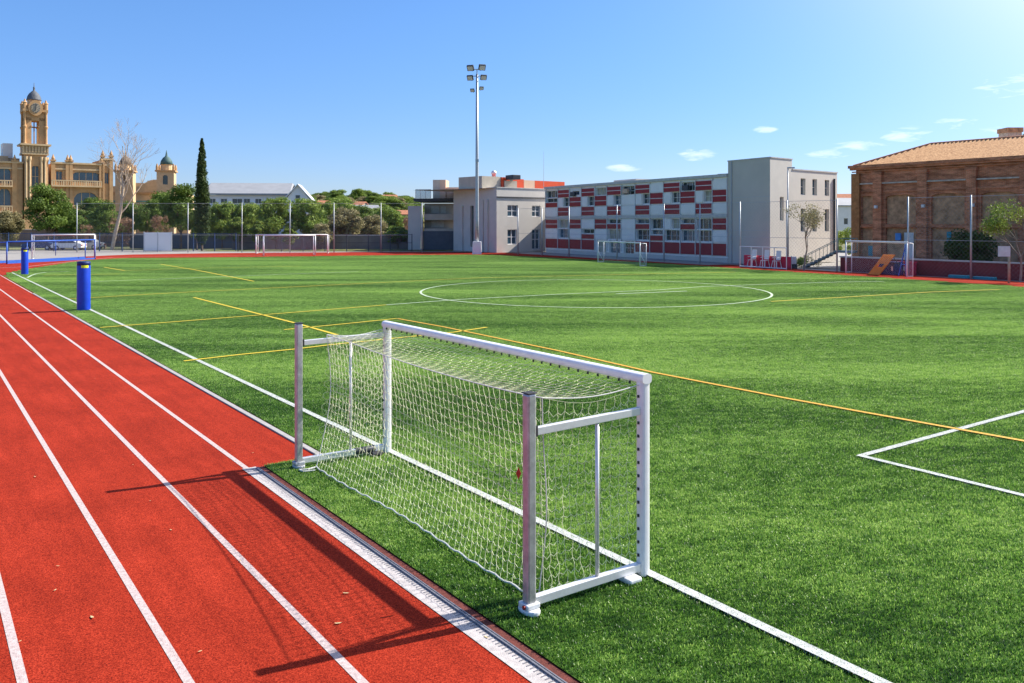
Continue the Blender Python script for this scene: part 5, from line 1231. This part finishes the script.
# bench pen: rails, red banner and white chairs
A, B = G(740, 267), G(786.5, 269.8); fp = frame(A, B - A); lp = (B - A).length
t = thing('railing_pen', A, 'white rail enclosure with a crimson banner beside the grey block', 'railing')
for i in range(5): MB().tube(fp(lp * i / 4, 0, 0), fp(lp * i / 4, 0, 1.72), .035).build('post', M['alu_light'], t)
MB().tube(fp(0, 0, 1.72), fp(lp, 0, 1.72), .035).tube(fp(0, 0, .08), fp(lp, 0, .08), .05).build('rail', M['alu_light'], t)
MB().box(-.55, lp - .5, 1.0, 1.06, .05, .98, fp).build('banner', M['fabric_red'], t)
for x in (-.55, lp - .5): MB().tube(fp(x, 1.1, 0), fp(x, 1.1, 1.05), .03).build('banner_post', M['galv'], t)
def chair(x, lb):
    c = thing('plastic_chair', fp(x, .62, 0), lb, 'chair', 'white plastic chairs in the pen'); mw = M['white_plastic']
    MB().box(x - .25, x + .25, .38, .86, .60, .64, fp).build('seat', mw, c, bevel=.01); MB().box(x - .25, x + .25, .80, .85, .70, 1.45, lambda a, b, z: fp(a, b + (z - .7) * .12, z)).build('backrest', mw, c, bevel=.01)
    for sx in (-1, 1):
        for sy in (-1, 1): MB().tube(fp(x + sx * .30, .62 + sy * .28, 0), fp(x + sx * .21, .62 + sy * .2, .6), .028).build('leg', mw, c)
        MB().tube(fp(x + sx * .26, .40, .86), fp(x + sx * .26, .86, .90), .022).build('arm', mw, c)
for x, lb in ((.75, 'white plastic chair, leftmost in the railed pen'), (2.15, 'white plastic chair, middle one in the railed pen'), (3.4, 'white plastic chair, rightmost in the railed pen')): chair(x, lb)
# small cabinet by the wall
Q = G(797, 269); c = thing('utility_cabinet', Q, 'small white cabinet at the foot of the cream wall', 'cabinet'); MB().box(Q.x - .3, Q.x + .3, Q.y + 1, Q.y + 1.4, .35, .95).build('body', M['white_paint'], c, bevel=.02); MB().box(Q.x - .34, Q.x + .34, Q.y + .95, Q.y + 1.45, -.05, .345).build('plinth', M['dark_metal'], c); MB().box(Q.x - .02, Q.x + .27, Q.y + .975, Q.y + .998, .4, .9).build('door', M['alu_light'], c)

# ------------------------------------------------------------------ parked cars beyond the blue fence
def make_car(loc, m, label):
    t = thing('parked_car', loc, label, 'car', 'cars parked behind the blue fence'); o = Vector(loc); f = lambda x, y, z: (o.x + x, o.y + y, o.z + z)
    prof = [(-2.1, .28), (-2.15, .62), (-2.0, .86), (-1.3, .96), (-.7, 1.38), (.85, 1.42), (1.5, 1.0), (2.05, .92), (2.12, .5), (2.05, .28)]
    MB().prism(prof, -.82, .82, lambda x, y, z: f(x, z, y)).build('body', M[m], t, bevel=.06)
    for s in (-1, 1):
        mb = MB(); mb.prism([(-1.15, .97), (-.62, 1.32), (.12, 1.34), (.12, .97)], .80 * 1, .835, lambda x, y, z: f(x, s * z, y)); mb.prism([(.2, .97), (.2, 1.34), (.8, 1.34), (1.3, .99)], .80, .835, lambda x, y, z: f(x, s * z, y)); mb.build('side_window', M['glass_dark'], t)
        for x in (-1.3, 1.3):
            wv = MB().tube(f(x, s * .70, .31), f(x, s * .86, .31), .32, n=16).build('wheel', M['dark_rubber'], t, True); MB().tube(f(x, s * .861, .31), f(x, s * .875, .31), .19, n=12).build('rim', M['alu_light'], wv, True)
        MB().box(2.06, 2.14, s * .62 - .16, s * .62 + .16, .62, .76, f).build('tail_lamp', M['red_panel'], t); MB().box(-2.17, -2.08, s * .62 - .18, s * .62 + .18, .6, .74, f).build('headlight', M['frame_light'], t)
    return t
car0 = make_car((AX(69, 118), 118, 0), 'car_white', 'white parked car behind the middle of the blue cage goal')
def car_copy(px, Y, m, lb, rz=0):
    c = copy_tree(car0); c.location = (AX(px, Y), Y, 0); c.rotation_euler = (0, 0, rz); tag(c, lb)
    for ch in c.children:
        if ch.name.startswith('body'): ch.data = ch.data.copy(); ch.data.materials[0] = M[m]
car_copy(40, 118.5, 'car_blue', 'dark blue parked car behind the left part of the blue cage goal', .1); car_copy(88, 121, 'car_silver', 'silver parked car seen at the right end of the blue cage goal', -.05)
